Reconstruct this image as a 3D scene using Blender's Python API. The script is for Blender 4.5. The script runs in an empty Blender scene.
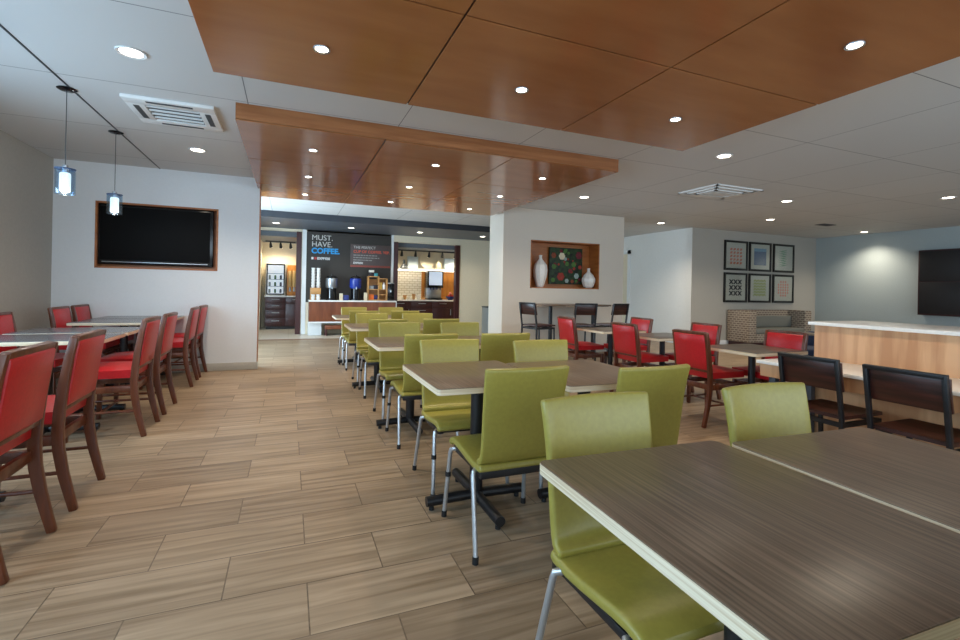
import bpy, bmesh, math, random
from mathutils import Vector, Matrix
R = math.radians
PI = math.pi
random.seed(7)
scn = bpy.context.scene
COL = scn.collection

# ------------------------------------------------------------------ camera
CAM_H = 1.22
cam_d = bpy.data.cameras.new('camera')
cam = bpy.data.objects.new('camera', cam_d)
COL.objects.link(cam)
cam_d.sensor_fit = 'HORIZONTAL'
cam_d.sensor_width = 36.0
cam_d.lens = 469.0 / 960.0 * 36.0
cam_d.shift_y = -(320 - 288.8) / 960.0
cam_d.clip_start = 0.05
yaw, roll = 0.3864, -0.0200
fwd = Vector((math.sin(yaw), math.cos(yaw), 0))
rgt = Vector((math.cos(yaw), -math.sin(yaw), 0))
up = Vector((0, 0, 1))
dn = -up
r2 = rgt * math.cos(roll) + dn * math.sin(roll)
d2 = dn * math.cos(roll) - rgt * math.sin(roll)
M = Matrix.Identity(4)
for i, v in enumerate((r2, -d2, -fwd)):
    for k in range(3):
        M[k][i] = v[k]
M.translation = Vector((0, 0, CAM_H))
cam.matrix_world = M
scn.camera = cam

# ------------------------------------------------------------------ world, exposure, daylight
scn.view_settings.view_transform = 'Standard'
scn.view_settings.look = 'None'
scn.view_settings.gamma = 1.0
scn.view_settings.exposure = 0.0
scn.view_settings.use_curve_mapping = False
world = bpy.data.worlds.new('sky')
scn.world = world
world.use_nodes = True
wn = world.node_tree.nodes['Background']
wn.inputs[0].default_value = (0.55, 0.74, 1.0, 1)
wn.inputs[1].default_value = 1.0


def area(name, loc, rot, sx, sy, watts, col, spread=PI):
    d = bpy.data.lights.new(name, 'AREA')
    d.shape = 'RECTANGLE'
    d.size, d.size_y = sx, sy
    d.energy = watts
    d.color = col
    d.spread = spread
    o = bpy.data.objects.new(name, d)
    o.location = loc
    o.rotation_euler = rot
    COL.objects.link(o)
    return o


# daylight coming in at the windows of the left wall and of the wall behind the camera
area('daylight_left', (-2.97, 1.9, 1.5), (0, R(-66), 0), 1.3, 5.6, 215, (0.52, 0.77, 1.0))
area('daylight_entrance', (-1.88, 9.25, 1.3), (0, R(-90), 0), 2.2, 2.0, 300, (0.66, 0.84, 1.0))
area('daylight_behind', (4.6, -3.2, 1.6), (R(90), 0, 0), 14.0, 2.0, 430, (0.76, 0.88, 1.0))

WARM = (1.0, 0.86, 0.68)
SPOT_W = 85
PANEL_W = 52


def spot(name, loc, watts, col=WARM, ang=130, blend=0.9, rad=0.05):
    d = bpy.data.lights.new(name, 'SPOT')
    d.energy = watts
    d.color = col
    d.spot_size = R(ang)
    d.spot_blend = blend
    d.shadow_soft_size = rad
    o = bpy.data.objects.new(name, d)
    o.location = loc
    COL.objects.link(o)
    return o


# ------------------------------------------------------------------ materials
def srgb(r, g, b):
    f = lambda c: (c / 255 / 12.92) if c / 255 <= 0.04045 else ((c / 255 + 0.055) / 1.055) ** 2.4
    return (f(r), f(g), f(b), 1)


def mat(name, col, rough=0.5, metal=0.0, noise=0.0, nscale=(8, 8, 8), bump=0.0, coat=0.0, spec=0.5, emit=None, estr=0.0,
        col2=None, detail=4.0, sheen=0.0, lo=0.35, hi=0.65):
    """principled; a stretched noise drives the colour between col and col2 (or a lighter/darker col) and a fine bump"""
    m = bpy.data.materials.new(name)
    m.use_nodes = True
    nt = m.node_tree
    b = nt.nodes['Principled BSDF']
    b.inputs['Base Color'].default_value = col
    b.inputs['Roughness'].default_value = rough
    b.inputs['Metallic'].default_value = metal
    b.inputs['Specular IOR Level'].default_value = spec
    if coat:
        b.inputs['Coat Weight'].default_value = coat
        b.inputs['Coat Roughness'].default_value = 0.08
    if sheen:
        b.inputs['Sheen Weight'].default_value = sheen
    if emit:
        b.inputs['Emission Color'].default_value = emit
        b.inputs['Emission Strength'].default_value = estr
    tc = nt.nodes.new('ShaderNodeTexCoord')
    mp = nt.nodes.new('ShaderNodeMapping')
    mp.inputs['Scale'].default_value = nscale
    nz = nt.nodes.new('ShaderNodeTexNoise')
    nz.inputs['Detail'].default_value = detail
    nz.inputs['Scale'].default_value = 1.0
    nt.links.new(tc.outputs['Object'], mp.inputs[0])
    nt.links.new(mp.outputs[0], nz.inputs['Vector'])
    if noise or col2:
        cr = nt.nodes.new('ShaderNodeValToRGB')
        cr.color_ramp.elements[0].position = lo
        cr.color_ramp.elements[1].position = hi
        if col2 is None:
            a = [max(0, c * (1 - noise)) for c in col[:3]] + [1]
            c2 = [min(1, c * (1 + noise)) for c in col[:3]] + [1]
        else:
            a, c2 = col, col2
        cr.color_ramp.elements[0].color = a
        cr.color_ramp.elements[1].color = c2
        nt.links.new(nz.outputs['Fac'], cr.inputs[0])
        nt.links.new(cr.outputs[0], b.inputs['Base Color'])
    if bump:
        bp = nt.nodes.new('ShaderNodeBump')
        bp.inputs['Strength'].default_value = bump
        bp.inputs['Distance'].default_value = 0.002
        nt.links.new(nz.outputs['Fac'], bp.inputs['Height'])
        nt.links.new(bp.outputs[0], b.inputs['Normal'])
    return m


def brick_mat(name, c1, c2, mortar, w, h, msize, offset=0.5, shift=(0, 0, 0), rough=0.5, grain=None, axes='xy', bump=0.3, freq=2, grain_amt=0.3):
    m = bpy.data.materials.new(name)
    m.use_nodes = True
    nt = m.node_tree
    N, L = nt.nodes, nt.links
    b = N['Principled BSDF']
    b.inputs['Roughness'].default_value = rough
    tc = N.new('ShaderNodeTexCoord')
    sp = N.new('ShaderNodeSeparateXYZ')
    cb = N.new('ShaderNodeCombineXYZ')
    L.new(tc.outputs['Object'], sp.inputs[0])
    for k, a in enumerate(axes):
        if a == 's':
            ad = N.new('ShaderNodeMath')
            L.new(sp.outputs[0], ad.inputs[0])
            L.new(sp.outputs[1], ad.inputs[1])
            L.new(ad.outputs[0], cb.inputs[k])
        else:
            L.new(sp.outputs['XYZ'.index(a.upper())], cb.inputs[k])
    mp = N.new('ShaderNodeMapping')
    mp.inputs['Location'].default_value = shift
    L.new(cb.outputs[0], mp.inputs[0])
    br = N.new('ShaderNodeTexBrick')
    br.offset = offset
    br.offset_frequency = freq
    br.inputs['Color1'].default_value = c1
    br.inputs['Color2'].default_value = c2
    br.inputs['Mortar'].default_value = mortar
    br.inputs['Scale'].default_value = 1.0
    br.inputs['Mortar Size'].default_value = msize
    br.inputs['Mortar Smooth'].default_value = 0.1
    br.inputs['Bias'].default_value = 0.0
    br.inputs['Brick Width'].default_value = w
    br.inputs['Row Height'].default_value = h
    L.new(mp.outputs[0], br.inputs['Vector'])
    col = br.outputs['Color']
    if grain:
        # every tile gets its own piece of grain: the tile's random colour shifts the noise
        br2 = N.new('ShaderNodeTexBrick')
        br2.offset = offset
        br2.offset_frequency = freq
        br2.inputs['Color1'].default_value = (0, 0, 0, 1)
        br2.inputs['Color2'].default_value = (1, 1, 1, 1)
        br2.inputs['Mortar'].default_value = (0, 0, 0, 1)
        for k in ('Scale', 'Mortar Size', 'Brick Width', 'Row Height'):
            br2.inputs[k].default_value = br.inputs[k].default_value
        L.new(mp.outputs[0], br2.inputs['Vector'])
        vm = N.new('ShaderNodeVectorMath')
        vm.operation = 'MULTIPLY_ADD'
        vm.inputs[1].default_value = (37.0, 53.0, 11.0)
        L.new(br2.outputs['Color'], vm.inputs[0])
        L.new(mp.outputs[0], vm.inputs[2])
        m2 = N.new('ShaderNodeMapping')
        m2.inputs['Scale'].default_value = grain
        L.new(vm.outputs[0], m2.inputs[0])
        nz = N.new('ShaderNodeTexNoise')
        nz.inputs['Scale'].default_value = 1
        nz.inputs['Detail'].default_value = 5
        nz.inputs['Distortion'].default_value = 0.6
        L.new(m2.outputs[0], nz.inputs['Vector'])
        cr = N.new('ShaderNodeValToRGB')
        cr.color_ramp.elements[0].position = 0.3
        cr.color_ramp.elements[1].position = 0.7
        cr.color_ramp.elements[0].color = (1 - grain_amt, 1 - grain_amt * 1.12, 1 - grain_amt * 1.3, 1)
        cr.color_ramp.elements[1].color = (1.12, 1.1, 1.06, 1)
        L.new(nz.outputs['Fac'], cr.inputs[0])
        mx = N.new('ShaderNodeMix')
        mx.data_type = 'RGBA'
        mx.blend_type = 'MULTIPLY'
        mx.inputs['Factor'].default_value = 1.0
        L.new(br.outputs['Color'], mx.inputs['A'])
        L.new(cr.outputs[0], mx.inputs['B'])
        col = mx.outputs['Result']
    L.new(col, b.inputs['Base Color'])
    bp = N.new('ShaderNodeBump')
    bp.inputs['Strength'].default_value = bump
    bp.inputs['Distance'].default_value = 0.003
    bp.invert = True
    L.new(br.outputs['Fac'], bp.inputs['Height'])
    L.new(bp.outputs[0], b.inputs['Normal'])
    return m


def emis(name, col, s):
    return mat(name, (0.8, 0.8, 0.8, 1), 0.5, emit=col, estr=s)


def glass_mat(name, tint=(1, 1, 1, 1), alpha=0.12, rough=0.02):
    m = bpy.data.materials.new(name)
    m.use_nodes = True
    nt = m.node_tree
    nt.nodes.clear()
    out = nt.nodes.new('ShaderNodeOutputMaterial')
    mix = nt.nodes.new('ShaderNodeMixShader')
    tr = nt.nodes.new('ShaderNodeBsdfTransparent')
    gl = nt.nodes.new('ShaderNodeBsdfGlossy')
    tr.inputs[0].default_value = tint
    gl.inputs['Roughness'].default_value = rough
    mix.inputs[0].default_value = alpha
    nt.links.new(tr.outputs[0], mix.inputs[1])
    nt.links.new(gl.outputs[0], mix.inputs[2])
    nt.links.new(mix.outputs[0], out.inputs[0])
    return m


MT = {}
MT['wall_cool'] = mat('cool_white_wall_paint', srgb(226, 230, 233), 0.6, noise=0.01, nscale=(40, 40, 40), bump=0.04)
MT['wall'] = mat('wall_paint', srgb(214, 204, 190), 0.6, noise=0.01, nscale=(40, 40, 40), bump=0.04)
MT['wall_white'] = mat('white_wall_paint', srgb(226, 226, 222), 0.55, noise=0.02, nscale=(40, 40, 40), bump=0.1)
MT['wall_blue'] = mat('blue_grey_wall_paint', srgb(170, 182, 184), 0.6, noise=0.03, nscale=(40, 40, 40), bump=0.1)
MT['wall_grey'] = mat('grey_wall_paint', srgb(176, 172, 163), 0.6, noise=0.03, nscale=(40, 40, 40), bump=0.1)
MT['cream'] = mat('cream_wall_paint', srgb(228, 216, 190), 0.6, noise=0.03, nscale=(30, 30, 30), bump=0.1)
MT['fascia_shaded'] = mat('shaded_slate_paint', srgb(46, 50, 58), 0.5, noise=0.05)  # darker copy of the slate: the fascia's shade is put into the colour
MT['slate'] = mat('slate_paint', srgb(92, 99, 108), 0.5, noise=0.05, nscale=(20, 20, 20))  # lightened so the soffit underside carries the floor bounce in its colour
MT['ceil'] = brick_mat('ceiling_board', srgb(212, 213, 212), srgb(208, 209, 208), srgb(120, 122, 124), 1.28, 1.27, 0.004, offset=0.0,
                       shift=(0.35, -0.58, 0), rough=0.7, bump=0.2)
MT['floor'] = brick_mat('wood_look_floor_tile', srgb(164, 144, 121), srgb(142, 124, 104), srgb(108, 92, 76), 0.62, 0.312, 0.0028, offset=0.5,
                        shift=(0.22 + 0.31, -2.04, 0), rough=0.42, grain=(1.3, 24, 1), bump=0.35, grain_amt=0.46)
MT['floor_lit'] = brick_mat('pale_lit_floor_tile', srgb(205, 198, 184), srgb(198, 190, 176), srgb(170, 160, 145), 0.6, 0.6, 0.004, offset=0.0, rough=0.35)  # pale tile, with the brightness from the rear lights put into its colour
MT['panel'] = mat('cherry_veneer', srgb(168, 108, 64), 0.17, noise=0.0, nscale=(1.4, 6, 3), col2=srgb(150, 92, 52), detail=6, spec=0.5, lo=0.25, hi=0.75)
MT['panel_edge'] = mat('cherry_veneer_edge', srgb(166, 108, 66), 0.3, nscale=(2, 10, 30), col2=srgb(146, 90, 52))
MT['groove'] = mat('dark_groove', srgb(70, 38, 20), 0.7, noise=0.1)
MT['lam'] = mat('taupe_laminate', srgb(128, 109, 90), 0.32, nscale=(150, 3.0, 1), col2=srgb(90, 76, 62), detail=5, bump=0.05)
MT['lam_red'] = mat('slate_laminate', srgb(98, 98, 102), 0.22, nscale=(90, 3.0, 1), col2=srgb(78, 78, 83), detail=5, bump=0.05)
MT['lam_dark'] = mat('dark_taupe_laminate', srgb(100, 90, 80), 0.3, nscale=(90, 3.0, 1), col2=srgb(76, 67, 58), detail=5)
MT['ply'] = mat('birch_ply_edge', srgb(234, 220, 194), 0.42, nscale=(2, 2, 260), col2=srgb(206, 184, 150), detail=1)
MT['green'] = mat('olive_vinyl', srgb(152, 141, 64), 0.36, noise=0.05, nscale=(60, 60, 60), bump=0.12)
MT['red'] = mat('red_vinyl', srgb(184, 24, 32), 0.36, noise=0.06, nscale=(60, 60, 60), bump=0.12)
MT['chairwood'] = mat('red_brown_stained_wood', srgb(106, 56, 32), 0.32, nscale=(30, 30, 3), col2=srgb(80, 40, 23), detail=5)
MT['darkwood'] = mat('espresso_wood', srgb(74, 36, 28), 0.32, nscale=(3, 40, 40), col2=srgb(40, 22, 18), detail=5)
MT['black'] = mat('black_metal', srgb(24, 24, 27), 0.4, noise=0.1, nscale=(30, 30, 30))
MT['rubber'] = mat('black_rubber', srgb(20, 20, 22), 0.6, noise=0.1)
MT['silver'] = mat('silver_tube', srgb(190, 193, 196), 0.32, metal=0.75, noise=0.03, nscale=(20, 20, 20))
MT['steel'] = mat('brushed_steel', srgb(176, 182, 188), 0.3, metal=0.9, noise=0.05, nscale=(3, 3, 90))
MT['maple'] = mat('figured_maple', srgb(216, 170, 128), 0.36, nscale=(10, 12, 1.0), col2=srgb(188, 138, 98), detail=5, lo=0.4, hi=0.6)
MT['stone'] = mat('white_solid_surface', srgb(240, 239, 235), 0.22, noise=0.02, nscale=(60, 60, 60))  # white stone, brightened so the light on the bar edges is in the colour
MT['niche'] = mat('honey_oak_veneer', srgb(176, 108, 52), 0.4, nscale=(3, 3, 18), col2=srgb(156, 90, 40))
MT['espresso'] = mat('dark_cabinet_laminate', srgb(74, 36, 36), 0.35, nscale=(25, 25, 2), col2=srgb(60, 28, 28))
MT['walnut'] = mat('walnut_veneer', srgb(132, 72, 42), 0.35, nscale=(14, 14, 1.5), col2=srgb(108, 56, 32))
MT['coffee'] = mat('charcoal_wall_graphic', srgb(54, 50, 46), 0.55, noise=0.08, nscale=(1.3, 1.3, 1.3))
MT['white'] = mat('white_plastic', srgb(232, 232, 230), 0.4, noise=0.01)
MT['whitepaint'] = mat('white_trim_paint', srgb(228, 230, 230), 0.4, noise=0.01)
MT['ceramic'] = mat('white_ceramic', srgb(236, 232, 224), 0.3, noise=0.03, nscale=(30, 30, 30))
MT['screen'] = mat('black_screen', srgb(10, 10, 11), 0.6, noise=0.05, spec=0.15)
MT['bezel'] = mat('gloss_black_bezel', srgb(16, 17, 20), 0.15, noise=0.05)
MT['charcoal'] = mat('dark_panel', srgb(28, 28, 32), 0.45, noise=0.08)
MT['grille'] = mat('dark_grille', srgb(58, 62, 66), 0.5, noise=0.05)
MT['frame'] = mat('black_frame', srgb(20, 19, 18), 0.4, noise=0.1)
MT['paper'] = mat('picture_mat', srgb(196, 192, 180), 0.7, noise=0.02)
MT['weave'] = brick_mat('woven_brick_fabric', srgb(128, 112, 98), srgb(112, 97, 84), srgb(170, 158, 142), 0.10, 0.05, 0.009, rough=0.85, axes='sz')
MT['greycush'] = mat('grey_cushion', srgb(122, 122, 114), 0.85, noise=0.06, nscale=(80, 80, 80), bump=0.2)
MT['navy'] = mat('navy_fabric', srgb(24, 36, 62), 0.8, noise=0.1, nscale=(70, 70, 70), bump=0.2)
MT['tan'] = mat('light_wood', srgb(206, 156, 98), 0.45, nscale=(4, 4, 30), col2=srgb(186, 134, 78))
MT['gold'] = mat('amber_panel', srgb(196, 130, 50), 0.45, nscale=(20, 4, 3), col2=srgb(176, 108, 38))
MT['bin'] = mat('grey_bin', srgb(132, 138, 138), 0.4, noise=0.03)
MT['stripe'] = mat('rust_strip', srgb(120, 76, 54), 0.6, noise=0.05)
MT['lamp'] = emis('lamp_lens', (1.0, 0.90, 0.72, 1), 14)
MT['lamp_panel'] = emis('small_lamp_lens', (1.0, 0.88, 0.66, 1), 22)
MT['strip'] = emis('strip_lamp', (1.0, 0.92, 0.76, 1), 3)
MT['glow'] = emis('pendant_glow', (0.96, 1.0, 0.92, 1), 1.3)
MT['ledwhite'] = emis('cooler_light', (0.66, 0.80, 1.0, 1), 0.42)
MT['ledscreen'] = emis('backlit_panel', (0.56, 0.74, 1.0, 1), 0.5)
MT['glass'] = glass_mat('clear_glass', (0.96, 0.98, 0.98, 1), 0.08)
MT['blueglass'] = glass_mat('blue_glass', (0.80, 0.89, 0.96, 1), 0.12)


def colmat(name, r, g, b, rough=0.45):
    if name not in MT:
        MT[name] = mat(name, srgb(r, g, b), rough, noise=0.04)
    return MT[name]


# ------------------------------------------------------------------ mesh builder
class MB:
    def __init__(self):
        self.bm = bmesh.new()

    def box(self, x0, y0, z0, x1, y1, z1, bev=0.0, seg=2, mtx=None):
        t = bmesh.new()
        bmesh.ops.create_cube(t, size=1)
        for v in t.verts:
            v.co = Vector((x0 + (v.co.x + .5) * (x1 - x0), y0 + (v.co.y + .5) * (y1 - y0), z0 + (v.co.z + .5) * (z1 - z0)))
        if bev:
            bmesh.ops.bevel(t, geom=t.edges[:], offset=bev, segments=seg, affect='EDGES', profile=0.5)
        if mtx is not None:
            t.transform(mtx)
        self.add(t)
        return self

    def add(self, t):
        me = bpy.data.meshes.new('tmp')
        t.to_mesh(me)
        t.free()
        self.bm.from_mesh(me)
        bpy.data.meshes.remove(me)

    def tube(self, pts, r, n=12, cap=True):
        """round tube along a polyline; r may be one radius or one per point"""
        pts = [Vector(p) for p in pts]
        rs = r if isinstance(r, (list, tuple)) else [r] * len(pts)
        bm = self.bm
        rings = []
        prev = None
        for i, p in enumerate(pts):
            if i == 0:
                d = pts[1] - p
            elif i == len(pts) - 1:
                d = p - pts[-2]
            else:
                d = (pts[i + 1] - p).normalized() + (p - pts[i - 1]).normalized()
            d.normalize()
            if prev is None:
                a = Vector((0, 0, 1)) if abs(d.z) < 0.9 else Vector((1, 0, 0))
                u = d.cross(a).normalized()
            else:
                u = (prev - d * prev.dot(d)).normalized()
            prev = u
            w = d.cross(u)
            rings.append([bm.verts.new(p + (u * math.cos(2 * PI * k / n) + w * math.sin(2 * PI * k / n)) * rs[i]) for k in range(n)])
        for a, b in zip(rings, rings[1:]):
            for k in range(n):
                bm.faces.new((a[k], a[(k + 1) % n], b[(k + 1) % n], b[k]))
        if cap:
            bm.faces.new(rings[0][::-1])
            bm.faces.new(rings[-1])
        return self

    def lathe(self, prof, c=(0, 0, 0), n=32, fac=None):
        bm = self.bm
        rings = []
        for (r, z) in prof:
            rings.append([bm.verts.new((c[0] + r * math.cos(2 * PI * k / n), c[1] + r * math.sin(2 * PI * k / n), c[2] + z)) for k in range(n)])
        for a, b in zip(rings, rings[1:]):
            for k in range(n):
                bm.faces.new((a[k], a[(k + 1) % n], b[(k + 1) % n], b[k]))
        bm.faces.new(rings[0][::-1])
        bm.faces.new(rings[-1])
        return self

    def prism(self, poly, z0, z1, bev=0.0):
        """polygon in xy extruded in z"""
        t = bmesh.new()
        lo = [t.verts.new((x, y, z0)) for x, y in poly]
        hi = [t.verts.new((x, y, z1)) for x, y in poly]
        n = len(poly)
        t.faces.new(lo[::-1])
        t.faces.new(hi)
        for k in range(n):
            t.faces.new((lo[k], lo[(k + 1) % n], hi[(k + 1) % n], hi[k]))
        if bev:
            ed = [e for e in t.edges if abs(e.verts[0].co.z - e.verts[1].co.z) < 1e-6]
            bmesh.ops.bevel(t, geom=ed, offset=bev, segments=2, affect='EDGES', profile=0.5)
        self.add(t)
        return self

    def ribbon(self, path, x0, x1, t0, bev=0.004):
        """closed slat: profile centre line path [(y,z,thick)] swept across x0..x1"""
        t = bmesh.new()
        pts = []
        n = len(path)
        L, Rr = [], []
        for i, (y, z, w) in enumerate(path):
            if i == 0:
                d = Vector((path[1][0] - y, path[1][1] - z))
            elif i == n - 1:
                d = Vector((y - path[-2][0], z - path[-2][1]))
            else:
                d = Vector((path[i + 1][0] - path[i - 1][0], path[i + 1][1] - path[i - 1][1]))
            d.normalize()
            nn = Vector((-d.y, d.x))
            L.append((y + nn.x * w / 2, z + nn.y * w / 2))
            Rr.append((y - nn.x * w / 2, z - nn.y * w / 2))
        poly = L + Rr[::-1]
        a = [t.verts.new((x0, y, z)) for y, z in poly]
        b = [t.verts.new((x1, y, z)) for y, z in poly]
        m = len(poly)
        for i in range(n - 1):
            j = m - 1 - i
            t.faces.new((a[i], a[i + 1], a[j - 1], a[j]))
            t.faces.new((b[j], b[j - 1], b[i + 1], b[i]))
        for k in range(m):
            t.faces.new((a[(k + 1) % m], a[k], b[k], b[(k + 1) % m]))
        bmesh.ops.recalc_face_normals(t, faces=t.faces[:])
        if bev:
            ed = [e for e in t.edges if len(e.link_faces) == 2 and e.calc_face_angle(0) > 0.7]
            bmesh.ops.bevel(t, geom=ed, offset=bev, segments=2, affect='EDGES', profile=0.5)
        self.add(t)
        return self

    def shell(self, rows, thick):
        """rows: list of rows of points (a grid); solidified, with rounded rim"""
        t = bmesh.new()
        g = [[t.verts.new(p) for p in row] for row in rows]
        for i in range(len(g) - 1):
            for j in range(len(g[0]) - 1):
                t.faces.new((g[i][j], g[i][j + 1], g[i + 1][j + 1], g[i + 1][j]))
        bmesh.ops.recalc_face_normals(t, faces=t.faces[:])
        bmesh.ops.solidify(t, geom=t.faces[:], thickness=thick)
        ed = [e for e in t.edges if len(e.link_faces) == 2 and e.calc_face_angle(0) > 1.0]
        bmesh.ops.bevel(t, geom=ed, offset=thick * 0.36, segments=3, affect='EDGES', profile=0.5, clamp_overlap=True)
        self.add(t)
        return self

    def build(self, name, m, parent=None, loc=None, rot=None, smooth=True, ang=35):
        me = bpy.data.meshes.new(name)
        bmesh.ops.recalc_face_normals(self.bm, faces=self.bm.faces[:])
        self.bm.to_mesh(me)
        self.bm.free()
        me.materials.append(m if not isinstance(m, str) else MT[m])
        if smooth:
            me.shade_smooth()
            me.set_sharp_from_angle(angle=R(ang))
        o = bpy.data.objects.new(name, me)
        COL.objects.link(o)
        if parent is not None:
            o.parent = parent
        if loc is not None:
            o.location = loc
        if rot is not None:
            o.rotation_euler = rot
        return o


def thing(name, label, cat, loc=(0, 0, 0), rz=0.0, group=None, scale=None):
    o = bpy.data.objects.new(name, None)
    o.empty_display_size = 0.1
    COL.objects.link(o)
    o.location = loc
    o.rotation_euler = (0, 0, rz)
    if scale:
        o.scale = scale
    o['label'] = label
    o['category'] = cat
    if group:
        o['group'] = group
    return o


def tag(o, label, cat, group=None):
    o['label'] = label
    o['category'] = cat
    if group:
        o['group'] = group
    return o


def dup(root, loc, rz, label, group=None, scale=None):
    r = root.copy()
    COL.objects.link(r)
    r.location = loc
    r.rotation_euler = (0, 0, rz)
    r['label'] = label
    if group:
        r['group'] = group
    if scale:
        r.scale = scale
    for ch in list(root.children):
        c = ch.copy()
        COL.objects.link(c)
        c.parent = r
        for g in ch.children:
            d = g.copy()
            COL.objects.link(d)
            d.parent = c
    return r


def struct(name, mb, m, **k):
    o = mb.build(name, m, **k)
    o['kind'] = 'structure'
    return o


def rrect(cx, cy, w, d, r, n=5):
    out = []
    for (sx, sy, a0) in ((1, 1, 0), (-1, 1, 90), (-1, -1, 180), (1, -1, 270)):
        for k in range(n + 1):
            a = R(a0 + 90 * k / n)
            out.append((cx + sx * (w / 2 - r) + r * math.cos(a), cy + sy * (d / 2 - r) + r * math.sin(a)))
    return out


# ================================================================== ROOM
CZ = 2.745
XL, XR = -2.76, 13.05
YB = -3.0
YC = 12.5
XD = 8.66
LW = (0.25, 3.9)       # left windows along y
struct('floor', MB().box(XL - .2, YB - .2, -0.1, XR + .2, 15.2, 0.0), 'floor', smooth=False)
struct('ceiling', MB().box(XL - .2, YB - .2, CZ, XR + .2, 10.55, CZ + 0.1).box(6.3, 10.55, CZ, XD + .2, YC + .3, CZ + .1), 'ceil', smooth=False)
# left wall with two windows
W1, W2 = (-1.0, 1.7), (2.0, 4.7)
WZ = (0.85, 2.45)
m = MB()
for (a, b) in ((YB - .2, W1[0]), (W1[1], W2[0]), (W2[1], 7.65)):
    m.box(XL - .15, a, 0, XL, b, CZ)
for w in (W1, W2):
    m.box(XL - .15, w[0], 0, XL, w[1], WZ[0])
    m.box(XL - .15, w[0], WZ[1], XL, w[1], CZ)
struct('wall_left', m, 'wall_grey', smooth=False)
for i, w in enumerate((W1, W2)):
    m = MB()
    for y in (w[0], (w[0] + w[1]) / 2 - .025, w[1] - .05):
        m.box(XL - .12, y, WZ[0], XL - .05, y + .05, WZ[1])
    for z in (WZ[0], WZ[1] - .05):
        m.box(XL - .12, w[0], z, XL - .05, w[1], z + .05)
    f = struct('window_%d' % (i + 1), m, 'whitepaint', smooth=False)
    MB().box(XL - .09, w[0] + .05, WZ[0] + .05, XL - .084, w[1] - .05, WZ[1] - .05).build('pane', 'glass', f, smooth=False)
# wall behind the camera with a long window
m = MB()
m.box(XL - .2, YB - .15, 0, -2.2, YB, CZ)
m.box(11.4, YB - .15, 0, XR + .2, YB, CZ)
m.box(-2.2, YB - .15, 0, 11.4, YB, 0.5)
m.box(-2.2, YB - .15, 2.55, 11.4, YB, CZ)
struct('wall_back', m, 'wall', smooth=False)
m = MB()
for k in range(9):
    x = -2.2 + k * (13.6 - .06) / 8
    m.box(x, YB - .12, 0.5, x + .06, YB - .04, 2.55)
for z in (0.5, 2.49):
    m.box(-2.2, YB - .12, z, 11.4, YB - .04, z + .06)
f = struct('window_3', m, 'whitepaint', smooth=False)
MB().box(-2.14, YB - .09, .56, 11.34, YB - .084, 2.49).build('pane', 'glass', f, smooth=False)

# far left wall with the recess for the television
TX0, TX1, TZ0, TZ1 = -2.315, -0.945, 1.405, 2.245
YT = 7.46
XE = -0.415
m = MB()
m.box(XL, YT, 0, TX0, YT + .2, CZ)
m.box(TX1, YT, 0, XE, YT + .2, CZ)
m.box(TX0, YT, 0, TX1, YT + .2, TZ0)
m.box(TX0, YT, TZ1, TX1, YT + .2, CZ)
m.box(TX0, YT + .16, TZ0, TX1, YT + .2, TZ1)
struct('wall_far_left', m, 'wall_cool', smooth=False)
m = MB()
t = .010
m.box(TX0 - .012, YT - .006, TZ0 - .012, TX0 + t, YT + .16, TZ1 + .012)
m.box(TX1 - t, YT - .006, TZ0 - .012, TX1 + .012, YT + .16, TZ1 + .012)
m.box(TX0, YT - .006, TZ0 - .012, TX1, YT + .16, TZ0 + t)
m.box(TX0, YT - .006, TZ1 - t, TX1, YT + .16, TZ1 + .012)
m.box(TX0, YT + .145, TZ0, TX1, YT + .158, TZ1)
struct('trim_1', m, 'niche', smooth=False)
struct('trim_2', MB().box(XE, YT - .004, 0.1, XE + .008, YT + .2, CZ - .01), 'niche', smooth=False)
struct('baseboard_far_left', MB().box(XL, YT - .014, 0, XE + .014, YT, .105, .003), 'wall_grey')
struct('baseboard_left', MB().box(XL, YB, 0, XL + .014, YT - .014, .105, .003), 'wall_grey')

# partition (column) with the honey coloured niche
PX0, PX1, PY0, PY1 = 3.63, 6.36, 7.83, 8.46
NX0, NX1, NZ0, NZ1 = 4.20, 5.76, 1.255, 2.165
m = MB()
m.box(PX0, PY0, 0, NX0, PY1, CZ)
m.box(NX1, PY0, 0, PX1, PY1, CZ)
m.box(NX0, PY0, 0, NX1, PY1, NZ0)
m.box(NX0, PY0, NZ1, NX1, PY1, CZ)
m.box(NX0, PY0 + .34, NZ0, NX1, PY1, NZ1)
struct('wall_center', m, 'wall', smooth=False)
m = MB()
m.box(NX0, PY0 - .004, NZ0, NX0 + .02, PY0 + .34, NZ1)
m.box(NX1 - .02, PY0 - .004, NZ0, NX1, PY0 + .34, NZ1)
m.box(NX0, PY0 - .004, NZ0, NX1, PY0 + .34, NZ0 + .02)
m.box(NX0, PY0 - .004, NZ1 - .02, NX1, PY0 + .34, NZ1)
m.box(NX0, PY0 + .322, NZ0, NX1, PY0 + .34, NZ1)
struct('trim_3', m, 'niche', smooth=False)
struct('baseboard_center', MB().box(PX0 - .012, PY0 - .012, 0, PX1 + .012, PY0, .1, .003).box(PX0 - .012, PY0, 0, PX0, PY1, .1, .003), 'wall_grey')

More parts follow.
